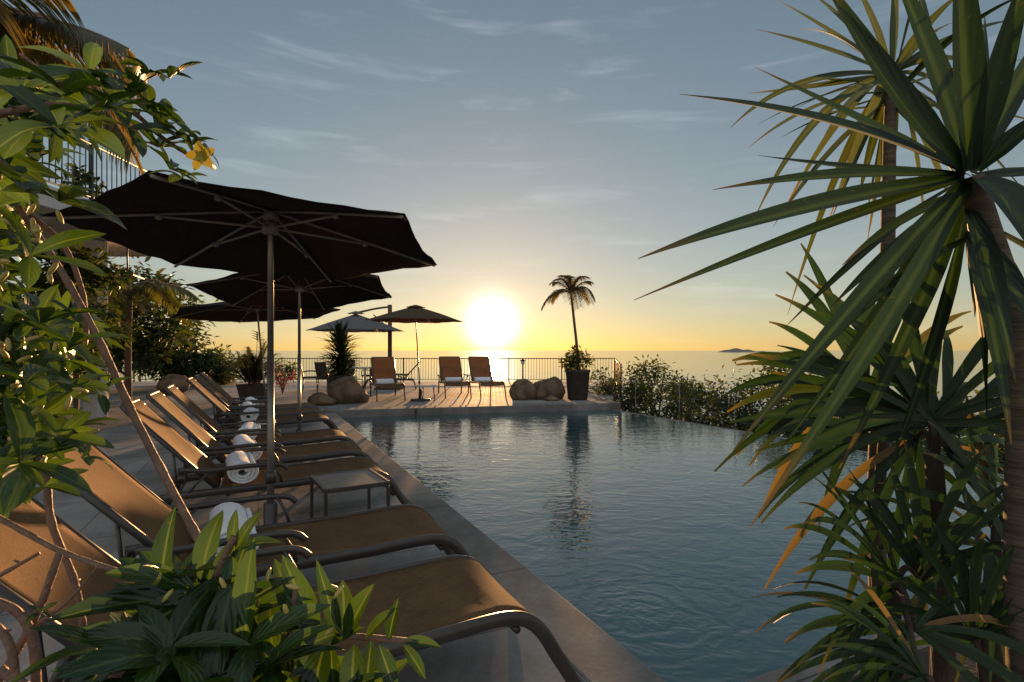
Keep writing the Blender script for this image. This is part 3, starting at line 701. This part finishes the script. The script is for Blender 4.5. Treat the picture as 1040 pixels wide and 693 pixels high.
# ------------------------------------------------------------------ building at the left
bl=thing('terrace_building','white two storey building at the left with an upper terrace','building',(-7.1,8,0)); B0=V((-7.1,8,0))
def bx(name,c,s,mat,bev=.01):
    m=MB(); m.box(V(c)-B0,s); return m.build(name,mat,bl,smooth=False,bevel=bev)
bx('terrace_slab',(-10.0,7.0,3.68),(6.0,11.0,.34),M['plaster'])
bx('wall',(-11.0,6.5,1.72),(.3,10,3.54),M['plaster'])
bx('wall',(-12.2,6.5,5.2),(.3,10,2.6),M['plaster'])
for y in(3.0,6.7,10.6): bx('column',(-8.15,y,1.74),(.28,.28,3.5),M['plaster'])
rl=railing('black upper terrace railing on the white building, seen over the near umbrella',[(-7.15,3,0),(-7.15,12.3,0)],1.0,3.853,post_every=3.0)
fn=thing('ceiling_fan','dark ceiling fan on a long rod under the building terrace','ceiling fan',(-7.35,10.35,2.82))
m=MB(); m.tube([(0,0,.05),(0,0,.69)],.015,8); m.build('rod',M['iron'],fn)
m=MB(); m.lathe([(.03,-.06),(.10,-.03),(.11,.03),(.04,.07)],n=16); m.build('motor',M['iron'],fn)
for k in range(4):
    a=k*math.pi/2+.3; m=MB(); m.box((math.cos(a)*.42,math.sin(a)*.42,0),(.62,.12,.012),Matrix.Rotation(a,3,'Z')@Matrix.Rotation(R(10),3,'X')); m.build('blade',M['iron'],fn,smooth=False)
root=thing('trailing_plant','small dark plant in the upper terrace railing corner','plant',(-7.28,9.15,3.86))
m=MB(); rnd=random.Random(8); crown(m,(0,0,.35),(.15,.5,.3),26,8,.14,rnd); m.build('leaves',M['treel'],root)
m=MB(); 
for k in range(5): m.tube([(0,-.4+.2*k,0),(.02,-.42+.22*k,.5)],.008,5)
m.build('stems',M['stem'],root)

# ------------------------------------------------------------------ trees at the left
GT='leafy trees behind the loungers at the left'
tree('leafy_tree','dense dark tree at the left terrace edge, under the near umbrella rim','tree',(-13.6,17,-.4),3,(-12.7,17,2.25),(2.6,2.2,1.6),130,60,.24,M['treel'],31,GT)
tree('leafy_tree','smaller round tree right of the dense dark one, by the left railing','tree',(-12.6,20,-.5),2,(-12.4,20,1.1),(1.3,1.2,.85),60,60,.2,M['treel'],32,GT)
tree('flowering_tree','low reddish shrub at the right end of the left trees','shrub',(-11.9,21.6,0),2,(-11.7,21.6,.62),(.85,.7,.75),50,50,.15,M['bushl'],33)
tree('leafy_tree','dark low bush below the dense tree behind the left railing','tree',(-14.6,14,-.3),1.5,(-14.3,14.2,.75),(1.6,1.5,1.0),70,55,.2,M['treel'],34,GT)
tree('leafy_tree','slender leafy tree in front of the white building column','tree',(-7.75,9.6,0),3,(-7.68,9.6,1.85),(.72,.7,1.35),60,44,.17,M['treel'],35,GT,.05)
rnd=random.Random(40); fr=[]
for k in range(15):
    az=k*2.4; fr.append((az,R(rnd.uniform(5,60)),rnd.uniform(1.7,2.2),rnd.uniform(.7,1.0),34,.5,.04,.55))
palm('areca_palm','feathery palm whose fronds arch out in front of the left trees',(-9.5,13.4,0),[(0,0,0),(.0,0,1.4),(.05,0,2.75)],[.09,.06],fr,M['bushl'],rnd)
rnd=random.Random(41); fr=[]
for az,el,L,dr in ((R(4),R(13),2.0,.42),(R(-14),R(24),1.95,.5),(R(20),R(30),2.15,.75),(R(48),R(22),2.05,.8),(R(75),R(34),2.1,.7),(R(2),R(8),2.2,.9),(R(110),R(30),2.4,.8),(R(160),R(35),2.4,.8),(R(220),R(35),2.4,.8),(R(280),R(30),2.4,.8),(R(330),R(25),2.3,.85)):
    fr.append((az,el,L,dr,60,.55,.03,.9))
palm('coconut_palm','tall coconut palm whose golden fronds hang into the top left corner',(-5.4,4.9,0),[(-.4,0,0),(-.2,0,1.6),(-.05,0,3.2),(.0,0,4.35)],[.14,.09],fr,M['frond'],rnd)

# ------------------------------------------------------------------ trees below the infinity edge
GR='trees and shrubs below the infinity edge'
hz_=[(636,14.8,.92,.75,'round tree just right of the dark planter, nearest the pool end'),(668,16.5,1.32,1.15,'tallest round tree beyond the infinity edge, between two wire fence posts'),
     (612,17.0,.62,.9,'thin-leaved shrub directly behind the planter palm'),(705,14.2,.82,1.0,'loose green tree right of the tallest round tree'),
     (738,13.2,.55,1.0,'low broad tree in the middle of the hillside trees'),(775,12.2,1.02,.8,'light-topped tree left of the big spiky leaves'),
     (815,11.0,.8,1.1,'dark shrub behind the drooping dracaena leaf tips'),(860,10.2,.75,1.2,'dark tree behind the lady palm fans'),
     (930,9.6,.5,1.5,'dense dark tree behind the dracaena trunks at the right'),(1010,9.2,.6,1.5,'dark tree at the right edge behind the dracaena'),
     (690,20,.15,1.6,'broad darker tree lower down the slope behind the loose green tree'),(760,17.5,.1,1.6,'broad dark tree lower on the slope behind the light-topped one')]
for i,(px,Y,top,w,lab) in enumerate(hz_):
    x=(px-520)/F*Y; b=V((x,Y,hz(x,Y)-.2)); rv=max(.9,(top-b.z)*.42)
    tree('hillside_tree',lab,'tree',b,3,(x,Y,top-rv*.95),(w,w,rv),int(20+11*w),95,.115 if i<8 else .14,M['bushl'] if i%3==0 else M['treel'],60+i,GR)
# undergrowth
m=MB(); rnd=random.Random(77)
for k in range(260):
    s=rnd.uniform(0,15); t=rnd.uniform(8.3,17); p=st(s,t); z=hz(p.x,p.y); crown(m,(p.x,p.y,z+.35),(.7,.7,.55),3,14,.2,rnd,.5)
for k in range(120):
    x=rnd.uniform(4.8,22); y=rnd.uniform(15,30); crown(m,(x,y,hz(x,y)+.3),(.8,.8,.6),3,14,.22,rnd,.5)
tag(m.build('undergrowth',M['treel']),'dark undergrowth covering the slope below the pool','undergrowth',kind='stuff')

# ------------------------------------------------------------------ near right: dracaenas and lady palms
tag(sheet('planting_bed',[st(-.8,1.9),st(-.8,9.5),st(1.40,9.5),st(1.40,1.9)],.03,.03,M['soil']),kind='structure')
def dracaena(name,label,trunk,tr,head,leaves,mat,seed,extra=0,exL=(.35,.6),w=.05,els=(-50,80)):
    rnd=random.Random(seed); base=V(trunk[0]); root=thing(name,label,'dracaena',base)
    m=MB(); m.tube([p-base for p in curve(trunk,8)],tr,12); m.build('trunk',M['drac_trunk'],root)
    m=MB(); head=V(head); m.cm=.9
    for tip,ctrl,wd,nv in leaves:
        a=head+(V(ctrl)-head).normalized()*.015
        m.strap(a-base,V(ctrl)-base,V(tip)-base,wd,nv,.35,14,.3)
    for k in range(extra):
        az=rnd.uniform(0,6.28); el=R(rnd.uniform(*els)); L=rnd.uniform(*exL)
        d=V((math.cos(az)*math.cos(el),math.sin(az)*math.cos(el),math.sin(el)))
        p=head-V((0,0,rnd.uniform(0,.12)))
        m.strap(p-base,p+d*L*.55-base,p+d*L*.97-V((0,0,L*rnd.uniform(.05,.35)))-base,w*rnd.uniform(.7,1.05),V((rnd.uniform(-.3,.3),-.5,1)),.35,12,.3)
    m.build('leaves',mat,root); return root
def LF(h,tip,ctrl,w,Y=(1.0,1.0),nv=None):
    nv=nv or ((0,-1,.05) if tip[1]<30 else (0,-.7,.7))
    return (at(*tip,Y[1]),at(*ctrl,Y[0]),w,V(nv))
H=(985,180); hp=at(*H,1.0)
lv=[(a,b,c*.86,d) for a,b,c,d in [LF(H,(690,96),(860,118),.062,(.93,.86)),LF(H,(766,68),(880,128),.05,(1.05,1.12)),LF(H,(724,193),(860,172),.05,(.98,.95)),LF(H,(770,158),(880,176),.04,(1.1,1.2)),
    LF(H,(648,263),(800,208),.055,(.9,.8)),LF(H,(644,305),(830,228),.034,(.97,.92)),LF(H,(742,462),(870,300),.038,(.88,.76)),LF(H,(762,535),(905,330),.036,(.84,.72)),
    LF(H,(792,458),(905,310),.04,(1.05,1.1)),LF(H,(826,-40),(900,95),.062,(.93,.86)),LF(H,(895,-60),(950,60),.06,(1.05,1.08)),LF(H,(972,-90),(975,30),.078,(.9,.82)),
    LF(H,(1055,-60),(1010,60),.062,(.93,.86)),LF(H,(930,-40),(945,90),.045,(1.12,1.25)),LF(H,(1000,15),(1000,100),.04,(1.15,1.3)),LF(H,(1090,95),(1030,140),.05,(.95,.9)),
    LF(H,(1110,170),(1040,178),.04,(1.0,1.0)),LF(H,(1075,300),(1025,190),.085,(.9,.8)),LF(H,(1100,215),(1040,190),.04,(1.1,1.2)),LF(H,(850,480),(935,320),.04,(1.1,1.15)),
    LF(H,(905,470),(960,330),.04,(1.15,1.2)),LF(H,(800,330),(900,230),.036,(1.15,1.3)),LF(H,(1100,-20),(1035,70),.05,(1.0,1.05))]]
dracaena('dracaena','nearest tall dracaena with broad dark blades fanning across the right of the view',[at(1040,693,1.02)*1,at(1036,560,1.02),at(1037,430,1.01),at(1028,320,1.0),at(1000,225,1.0),at(986,180,1.0)],[.026,.03,.028,.027,.025,.02],hp,lv,M['strap'],1,10,(.25,.42),.042,(-60,-15))
# second, behind, sunlit narrow leaves
H2=(905,75); h2=at(*H2,1.75)
lv2=[]
for tip,ctrl in (((742,130),(800,70)),((768,30),(830,45)),((790,0),(850,35)),((765,225),(820,100)),((795,215),(860,95)),((840,230),(880,110)),((800,320),(850,150)),((880,250),(900,130)),((905,205),(910,110)),((940,240),(930,120)),((1000,130),(960,70)),((1010,75),(960,45)),((980,-10),(940,20)),((860,-30),(885,10)),((820,-10),(860,20)),((1030,20),(970,30)),((1020,210),(970,90)),((910,-50),(908,10)),((760,95),(830,90))):
    j=random.uniform(-.25,.35); lv2.append((at(*tip,1.75+j),at(*ctrl,1.75+j*.5),.028,V((0,-.9,.4))))
dracaena('dracaena','taller dracaena behind, with narrow golden drooping leaves catching the sun',[at(893,640,1.75)*1,at(890,480,1.75),at(900,300,1.75),at(903,160,1.75),at(905,75,1.75)],[.028,.022,.02,.02,.016],h2,lv2,M['strapy'],2,26,(.3,.55),.036,(-70,60))
def ladypalm(label,c,stemtop,fans,mat,seed,stems):
    rnd=random.Random(seed); base=V(c); root=thing('lady_palm',label,'palm',base); lm=MB(); sm=MB(); pm=MB()
    for pts,r in stems:
        sm=MB(); sm.tube([V(p)-base for p in curve(pts,8)],r,10); sm.build('stem',M['darkbark'],root)
    for (f,Lf,axis,spread,nb,wd,drp,src) in fans:
        f=V(f); src=V(src); pm=MB(); pm.tube([p-base for p in curve([src,src.lerp(f,.5)+V((0,0,.04)),f],5)],[.008,.005],6); pm.build('leaf_stalk',M['darkbark'],root)
        axis=V(axis).normalized(); view=(V((0,0,EYE))-f).normalized(); nrm=(view*.7+V((0,0,.6))+rvec()*.35).normalized()
        nrm=(nrm-axis*nrm.dot(axis)).normalized()
        for k in range(nb):
            a=spread*((k+.5)/nb-.5)+rnd.uniform(-.06,.06); q=Quaternion(nrm,a); d=q@axis; L=Lf*(.75+.3*math.cos(a*.6))*rnd.uniform(.85,1.08)
            d=(d+rvec()*.1).normalized(); e=f+d*L-V((0,0,drp*L)); lm.strap(f-base,f+d*L*.58+V((0,0,L*.07))+rvec()*L*.05-base,e+V((0,0,-L*(.06+rnd.random()**2*.40)))-base,wd*rnd.uniform(.75,1.1),nrm,.28,10,.5,.16)
    lm.build('leaves',mat,root); return root
def fan(px,py,Y,Lpx,ang,spread,nb,wpx,drp,src,az=0):
    f=at(px,py,Y); return (f,Lpx/F*Y*1.06,V((math.cos(R(ang)),az,math.sin(R(ang)))),R(spread*1.1),int(nb*1.4),wpx/F*Y*.48,drp,src)
ys=1.35; top=at(950,465,ys)
fans=[fan(945,430,ys,165,105,190,10,25,.0,top),fan(940,425,ys,175,150,95,7,26,.02,top),fan(960,440,ys,150,40,110,7,24,.05,top,.3),fan(930,445,ys+.1,150,200,120,7,22,.18,top),fan(960,455,ys-.05,140,-40,120,6,22,.2,top,-.3),
      fan(880,400,1.7,150,115,150,9,24,.0,at(900,450,1.7)),fan(890,405,1.7,130,175,100,6,22,.12,at(900,450,1.7))]
ladypalm('lady palm with stiff fan leaves on dark hairy stems, between the two dracaenas',at(955,700,ys)*1,None,fans,M['fan'],5,[([at(957,720,ys),at(957,600,ys),at(948,462,ys)],[.028,.02]),([at(905,720,1.7),at(890,560,1.7),at(898,440,1.7)],[.022,.016])])
ys=1.2; tp=at(905,600,ys); tq=at(1010,560,1.3)
fans=[fan(915,600,ys,150,130,110,8,22,.03,tp),fan(925,640,ys-.1,140,165,80,8,20,.16,tp),fan(935,590,ys,140,80,90,6,22,.0,tp),fan(930,665,ys-.2,120,185,60,6,18,.25,tp),fan(930,640,ys-.15,130,20,120,7,20,.2,tp,-.2),
      fan(1010,530,1.3,150,120,130,8,22,.03,tq),fan(1015,560,1.3,140,170,120,7,20,.15,tq),fan(1015,545,1.3,140,60,100,6,22,.05,tq),fan(990,650,1.05,150,120,150,10,20,.1,at(1000,720,1.05)),fan(1000,640,1.05,130,50,130,8,20,.1,at(1000,720,1.05)),
      fan(940,690,.95,120,150,120,8,18,.12,at(950,740,.95))]
ladypalm('low lady palm at the bottom right corner with sunlit arching leaf tips',at(930,720,1.15)*1,None,fans,M['fan'],6,[([at(915,740,ys),at(910,660,ys),tp],[.02,.014]),([at(1015,740,1.3),at(1012,640,1.3),tq],[.024,.018])])

# ------------------------------------------------------------------ near left: allamanda shrub
def whorl(m,p,axis,n,L,W,rnd,spread=1.0,bend=(.15,.5),prof=None):
    axis=V(axis).normalized(); x=axis.cross(V((.31,.77,.55))).normalized(); y=axis.cross(x); a0=rnd.uniform(0,6.28)
    for k in range(n):
        a=a0+2*math.pi*k/n+rnd.uniform(-.35,.35); sp=spread*rnd.uniform(.7,1.2)
        d=(axis*math.cos(sp)+(x*math.cos(a)+y*math.sin(a))*math.sin(sp)).normalized()
        l=L*rnd.uniform(.7,1.15); m.leaf(p,d,axis+V((0,0,.35))+rvec()*.2,l,W*l/L*rnd.uniform(.85,1.1),rnd.uniform(*bend),rnd.uniform(.15,.45),8,twist=rnd.uniform(-.3,.3),prof=prof)
OBO=lambda v: math.sin(math.pi*min(1,v**1.15))**.72
def pt(a): return at(*a)
rnd=random.Random(21)
base=V((-.75,.75,0))
sh=thing('allamanda_shrub','tall glossy allamanda shrub filling the left edge with one yellow flower','shrub',base)
sm=MB(); lm=MB(); bm_=MB()
stems=[([(18,210,.80),(60,272,.80),(100,345,.78),(130,410,.77),(168,485,.76),(206,556,.75)],[.0046,.005,.0054]),([(22,212,.82),(62,246,.82),(83,295,.82),(88,345,.83)],[.0035,.004]),
       ([(0,160,.75),(-30,300,.8),(-40,520,.85)],.008),([(-30,330,.85),(18,420,.8),(45,478,.78),(52,530,.77),(76,592,.77),(86,645,.78)],[.0065,.005,.004]),
       ([(-40,505,.75),(10,532,.74),(62,560,.73),(125,582,.7),(180,600,.62)],[.004,.0032]),([(62,558,.73),(38,622,.72),(8,676,.7),(-20,720,.7)],[.0045,.0055]),([(-10,590,.7),(40,562,.7)],[.003,.002]),
       ([(30,640,.72),(70,610,.7),(102,572,.68)],[.003,.0015]),([(-20,606,.7),(18,622,.7),(34,655,.7),(38,720,.7)],.0055),([(-20,622,.68),(10,655,.68),(18,720,.68)],.005),([(0,680,.68),(30,700,.68)],.006),
       ([(-20,120,.72),(40,108,.72),(85,108,.73),(120,105,.75),(140,118,.76),(165,140,.78),(192,158,.79)],[.005,.0025]),([(120,105,.75),(140,85,.77),(165,72,.79)],[.003,.002]),([(85,108,.73),(60,85,.7),(20,55,.68)],[.003,.002])]
for pts,r in stems:
    c=curve([pt(p) for p in pts],8); m_=len(c); rr=r
    if isinstance(r,list):
        rr=[]
        for i in range(m_):
            f=i/(m_-1)*(len(r)-1); k=min(int(f),len(r)-2); rr.append((r[k]+(r[k+1]-r[k])*(f-k))*(1.16 if i%7==3 else 1))
    sm.tube([p-base for p in c],rr,9)
    for i in range(5,m_-2,9):
        if rnd.random()<.5: sm.tube([c[i]-base,c[i]-base+rvec()*.011],[.0022,.0012],5)
sm.build('stems',M['stem'],sh)
# dense mass down the left edge
for k in range(400):
    px=rnd.uniform(-60,95)*(1 if rnd.random()<.75 else 1.25); py=rnd.uniform(90,480); Y=rnd.uniform(.74,1.15)
    lim=(48 if py<170 else 26 if py<320 else 72 if py<410 else 50)+14*math.sin(py*.06)
    if px>lim: continue
    whorl(lm,pt((px,py,Y))-base,V((.6,-.3,.55))+rvec()*.7,rnd.choice((4,5,5)),.066*rnd.uniform(.65,1.3),.026,rnd,1.1,(.25,.8),OBO if k%2 else None)
# shaped clusters that make the outline (px,py,depth,n,size)
for px,py,Y,n,s in ((20,95,.68,5,.095),(62,92,.66,5,.1),(90,75,.72,5,.08),(60,130,.6,5,.11),(100,118,.66,5,.1),(128,103,.75,5,.075),(140,88,.77,4,.06),(152,76,.78,5,.055),(172,80,.79,5,.06),(150,112,.77,5,.07),
                    (165,128,.78,5,.06),(180,140,.78,5,.055),(160,150,.78,5,.06),(195,148,.8,4,.05),(172,172,.79,5,.055),(185,180,.79,4,.045),(130,130,.72,4,.08),(205,150,.8,4,.04),
                    (20,190,.6,5,.1),(60,205,.62,5,.09),(30,260,.6,5,.1),(40,330,.6,5,.1),(75,350,.7,5,.09),(25,390,.6,5,.105),(70,400,.68,5,.09),(60,445,.68,5,.09),(20,470,.6,5,.1),(100,400,.74,4,.06),(45,495,.74,4,.06),(85,465,.74,4,.05),(40,622,.7,4,.03)):
    whorl(lm,pt((px,py,Y))-base,V((.35,-.25,.8))+rvec()*.45,n,s*(.9 if py<185 else .72),s*(.35 if py<185 else .28),rnd,1.05,(.25,.8),OBO)
lm.build('leaves',M['leaf'],sh)
for k in range(34):
    p=pt((rnd.uniform(-10,95),rnd.uniform(180,480),rnd.uniform(.62,.75)))-base; d=rvec(); d.z=abs(d.z); bm_=MB()
    bm_.tube([p,p+d*.006,p+d*.014,p+d*.018],[.0014,.003,.0028,.0008],7); bm_.build('bud',M['bud'],sh)
fm=MB(); fp=pt((206,160,.78))-base
for k in range(5):
    a=k*1.257+.5; d=V((math.cos(a)*.85,-.45,math.sin(a)*.85)); fm.leaf(fp,d,V((0,-1,.2)),.022,.017,.35,.2,6,prof=lambda v: math.sin(math.pi*min(1,(v*.86+.12)))**.6)
fm.tube([fp+V((.0,.03,-.005)),fp+V((0,.01,0)),fp],[.003,.005,.009],8)
fm.build('flower',M['yellow'],sh)

# low shrub at the bottom with large glossy leaves
base=V((-.35,.55,0)); rnd=random.Random(33)
s2=thing('leafy_shrub','low shrub with large dark glossy leaves at the bottom left foreground','shrub',base); lm=MB(); sm=MB(); bm_=MB()
for pts,r in (([(190,800,.6),(200,690,.6),(215,600,.6),(238,545,.6)],[.006,.004]),([(200,700,.6),(270,652,.58),(340,646,.57),(425,652,.56)],[.0045,.003]),([(200,700,.6),(150,640,.58),(140,590,.58)],[.005,.003]),
              ([(260,730,.58),(290,665,.56),(300,600,.56)],[.004,.003]),([(200,680,.6),(110,690,.55),(90,720,.55)],[.004,.003])):
    sm.tube([p-base for p in curve([pt(p) for p in pts],7)],r,8)
sm.build('stems',M['stem'],s2)
def L2(b,t,w,up=(0,-.5,.8),bend=.25,fold=.3):
    b=pt(b);t=pt(t); d=t-b; lm.leaf(b-base,d+V((0,0,d.length*bend*.6)),up,d.length*1.05,w,bend,fold,10,half=3)
for b,t,w in (((195,612,.58),(62,630,.50),.034),((200,600,.58),(100,588,.56),.028),((165,610,.6),(158,525,.6),.026),((205,590,.6),(212,520,.62),.03),((215,590,.58),(185,690,.5),.04),((205,600,.58),(105,690,.5),.042),
              ((238,590,.57),(210,700,.5),.036),((238,560,.6),(232,522,.6),.014),((240,560,.6),(272,552,.56),.017),((240,558,.6),(262,518,.62),.016),((235,565,.6),(232,625,.56),.022),
              ((215,640,.56),(282,592,.55),.027),((220,642,.56),(300,610,.55),.026),((235,650,.56),(310,640,.54),.026),((225,650,.55),(245,720,.5),.034),((255,640,.56),(275,720,.5),.034),
              ((310,650,.56),(272,578,.56),.026),((322,650,.56),(285,572,.56),.03),((345,648,.56),(320,580,.55),.018),((352,648,.56),(372,600,.55),.026),((352,648,.56),(345,594,.57),.026),((372,648,.56),(395,622,.55),.016),
              ((395,650,.56),(402,612,.56),.014),((410,652,.56),(442,660,.55),.013),((335,655,.56),(365,640,.55),.014),((360,655,.56),(355,720,.52),.026),((385,655,.56),(400,705,.54),.02),((410,655,.56),(430,690,.55),.014),((330,655,.56),(315,720,.52),.03),((300,655,.56),(280,700,.53),.028),
              ((180,640,.57),(60,720,.5),.04),((160,660,.57),(120,740,.5),.04),((250,690,.55),(300,740,.5),.04),((140,640,.6),(180,580,.6),.028),((130,650,.58),(70,650,.55),.03)):
    L2(b,t,w,bend=rnd.uniform(.25,.65),fold=rnd.uniform(.25,.55))
for k in range(34):
    whorl(lm,pt((rnd.uniform(110,380),rnd.uniform(655,740),rnd.uniform(.5,.66)))-base,V((.1,-.3,.9))+rvec()*.5,4,.09,.03,rnd,1.1,(.3,.7))
for k in range(14):
    whorl(lm,pt((rnd.uniform(140,240),rnd.uniform(590,660),rnd.uniform(.58,.68)))-base,V((.1,-.3,.9))+rvec()*.5,4,.075,.028,rnd,1.0)
lm.build('leaves',M['leafb'],s2)
for k in range(16):
    p=pt((rnd.uniform(150,420),rnd.uniform(590,670),rnd.uniform(.54,.58)))-base; d=rvec(); d.z=abs(d.z); bm_=MB()
    bm_.tube([p,p+d*.005,p+d*.011,p+d*.015],[.0012,.0026,.0024,.0007],7); bm_.build('bud',M['bud'],s2)

# ------------------------------------------------------------------ light, sky, camera
S=V(((500-520)/F,1,(356-338.5)/F)).normalized()      # the sun is about to touch the sea
SG=V(((500-520)/F,1,(356-329)/F)).normalized()       # middle of the aureole, which the horizon cuts
su=bpy.data.lights.new('sun','SUN'); su.energy=5; su.angle=R(.6); su.color=(1,.52,.20)
so=bpy.data.objects.new('sun',su); COL.objects.link(so); so.rotation_euler=(-S).to_track_quat('-Z','Y').to_euler(); so.location=(0,0,30)
w=bpy.data.worlds.new('World'); sc.world=w; w.use_nodes=True; nt=w.node_tree; N=nt.nodes.new; L=nt.links.new
bg=nt.nodes['Background']
sky=N('ShaderNodeTexSky'); sky.sky_type='NISHITA'; sky.sun_disc=False; sky.sun_elevation=math.asin(S.z); sky.sun_rotation=math.atan2(S.x,S.y)
sky.air_density=1.0; sky.dust_density=.2; sky.ozone_density=2.0
EXPO=1.3; KS=1/2**EXPO
def vmath(op,a,b=None):
    n=N('ShaderNodeVectorMath'); n.operation=op
    for i,x in enumerate((a,b)):
        if x is None: continue
        if hasattr(x,'is_linked'): L(x,n.inputs[i])
        else: n.inputs[i].default_value=x
    return n
def fmath(op,a,b=None,c=None,clamp=False):
    n=N('ShaderNodeMath'); n.operation=op; n.use_clamp=clamp
    for i,x in enumerate((a,b,c)):
        if x is None: continue
        if hasattr(x,'is_linked'): L(x,n.inputs[i])
        else: n.inputs[i].default_value=x
    return n.outputs[0]
# compress the sky's range the way the photograph's development does
sm_=vmath('MULTIPLY',sky.outputs[0],(.1,.1,.1)); gm=N('ShaderNodeGamma'); gm.inputs['Gamma'].default_value=.61; L(sm_.outputs[0],gm.inputs['Color'])
gr=vmath('MULTIPLY',gm.outputs[0],(.96,1.06,1.07))
# aureole round the sun
tc=N('ShaderNodeTexCoord'); dirn=vmath('NORMALIZE',tc.outputs['Generated'])
dt=vmath('DOT_PRODUCT',dirn.outputs[0],tuple(SG)); ang=fmath('ARCCOSINE',fmath('MINIMUM',dt.outputs['Value'],.999999))
g1=fmath('MULTIPLY',fmath('EXPONENT',fmath('MULTIPLY',fmath('POWER',fmath('DIVIDE',ang,R(1.5)),1.45),-1.0)),6.0)
g2=fmath('MULTIPLY',fmath('EXPONENT',fmath('DIVIDE',ang,-R(10))),.5)
def scol(f,c):
    n=N('ShaderNodeVectorMath'); n.operation='SCALE'; n.inputs[0].default_value=c; L(f,n.inputs['Scale']); return n.outputs[0]
g3=fmath('EXPONENT',fmath('DIVIDE',fmath('ABSOLUTE',fmath('ARCSINE',vmath('DOT_PRODUCT',dirn.outputs[0],(0,0,1)).outputs['Value'])),-R(12)))
gl=vmath('ADD',vmath('ADD',scol(g1,(1.0,.96,.84)),scol(g2,(.72,.43,.22))).outputs[0],scol(g3,(.185,.14,.115)))
# thin cirrus
sx=N('ShaderNodeSeparateXYZ'); L(dirn.outputs[0],sx.inputs[0])
az=fmath('ARCTAN2',sx.outputs[0],sx.outputs[1]); el=fmath('ARCSINE',sx.outputs[2])
cb=N('ShaderNodeCombineXYZ'); L(fmath('MULTIPLY',az,2.2),cb.inputs[0]); L(fmath('MULTIPLY_ADD',az,.45,fmath('MULTIPLY',el,17)),cb.inputs[1])
cn=N('ShaderNodeTexNoise'); cn.inputs['Scale'].default_value=1.7; cn.inputs['Detail'].default_value=9; cn.inputs['Roughness'].default_value=.58; cn.inputs['Distortion'].default_value=.5; L(cb.outputs[0],cn.inputs['Vector'])
cr=N('ShaderNodeMapRange'); cr.inputs['From Min'].default_value=.53; cr.inputs['From Max'].default_value=.85; L(cn.outputs['Fac'],cr.inputs['Value'])
cm=fmath('MULTIPLY',fmath('POWER',cr.outputs[0],1.3),.22)
cl=scol(cm,(.85,.88,.86))
tot=vmath('ADD',vmath('ADD',gr.outputs[0],gl.outputs[0]).outputs[0],cl)
# extra fill light added to the unseen sky overhead and behind the camera
hi=N('ShaderNodeMapRange'); hi.interpolation_type='SMOOTHSTEP'; hi.inputs['From Min'].default_value=R(34); hi.inputs['From Max'].default_value=R(62); hi.inputs['To Max'].default_value=.22; L(el,hi.inputs['Value'])
bk=N('ShaderNodeMapRange'); bk.interpolation_type='SMOOTHSTEP'; bk.inputs['From Min'].default_value=.25; bk.inputs['From Max'].default_value=-.5; bk.inputs['To Max'].default_value=.30; L(sx.outputs[1],bk.inputs['Value'])
tot=vmath('ADD',vmath('ADD',tot.outputs[0],scol(hi.outputs[0],(.92,.98,1.0))).outputs[0],scol(bk.outputs[0],(1.0,.96,.95)))
fin=vmath('MULTIPLY',tot.outputs[0],(KS*10,)*3)
L(fin.outputs[0],bg.inputs['Color']); bg.inputs['Strength'].default_value=.1
cam=bpy.data.cameras.new('camera'); co=bpy.data.objects.new('camera',cam); COL.objects.link(co); sc.camera=co
co.location=(0,0,EYE); co.rotation_euler=(R(90),0,0); cam.sensor_width=36; cam.lens=36*F/1040; cam.shift_y=9.5/1040; cam.clip_start=.05; cam.clip_end=200000
sc.view_settings.view_transform='Standard'; sc.view_settings.look='None'; sc.view_settings.gamma=1; sc.view_settings.exposure=EXPO
sc.cycles.use_denoising=True; sc.cycles.max_bounces=8; sc.cycles.transparent_max_bounces=8
sc.cycles.sample_clamp_indirect=6
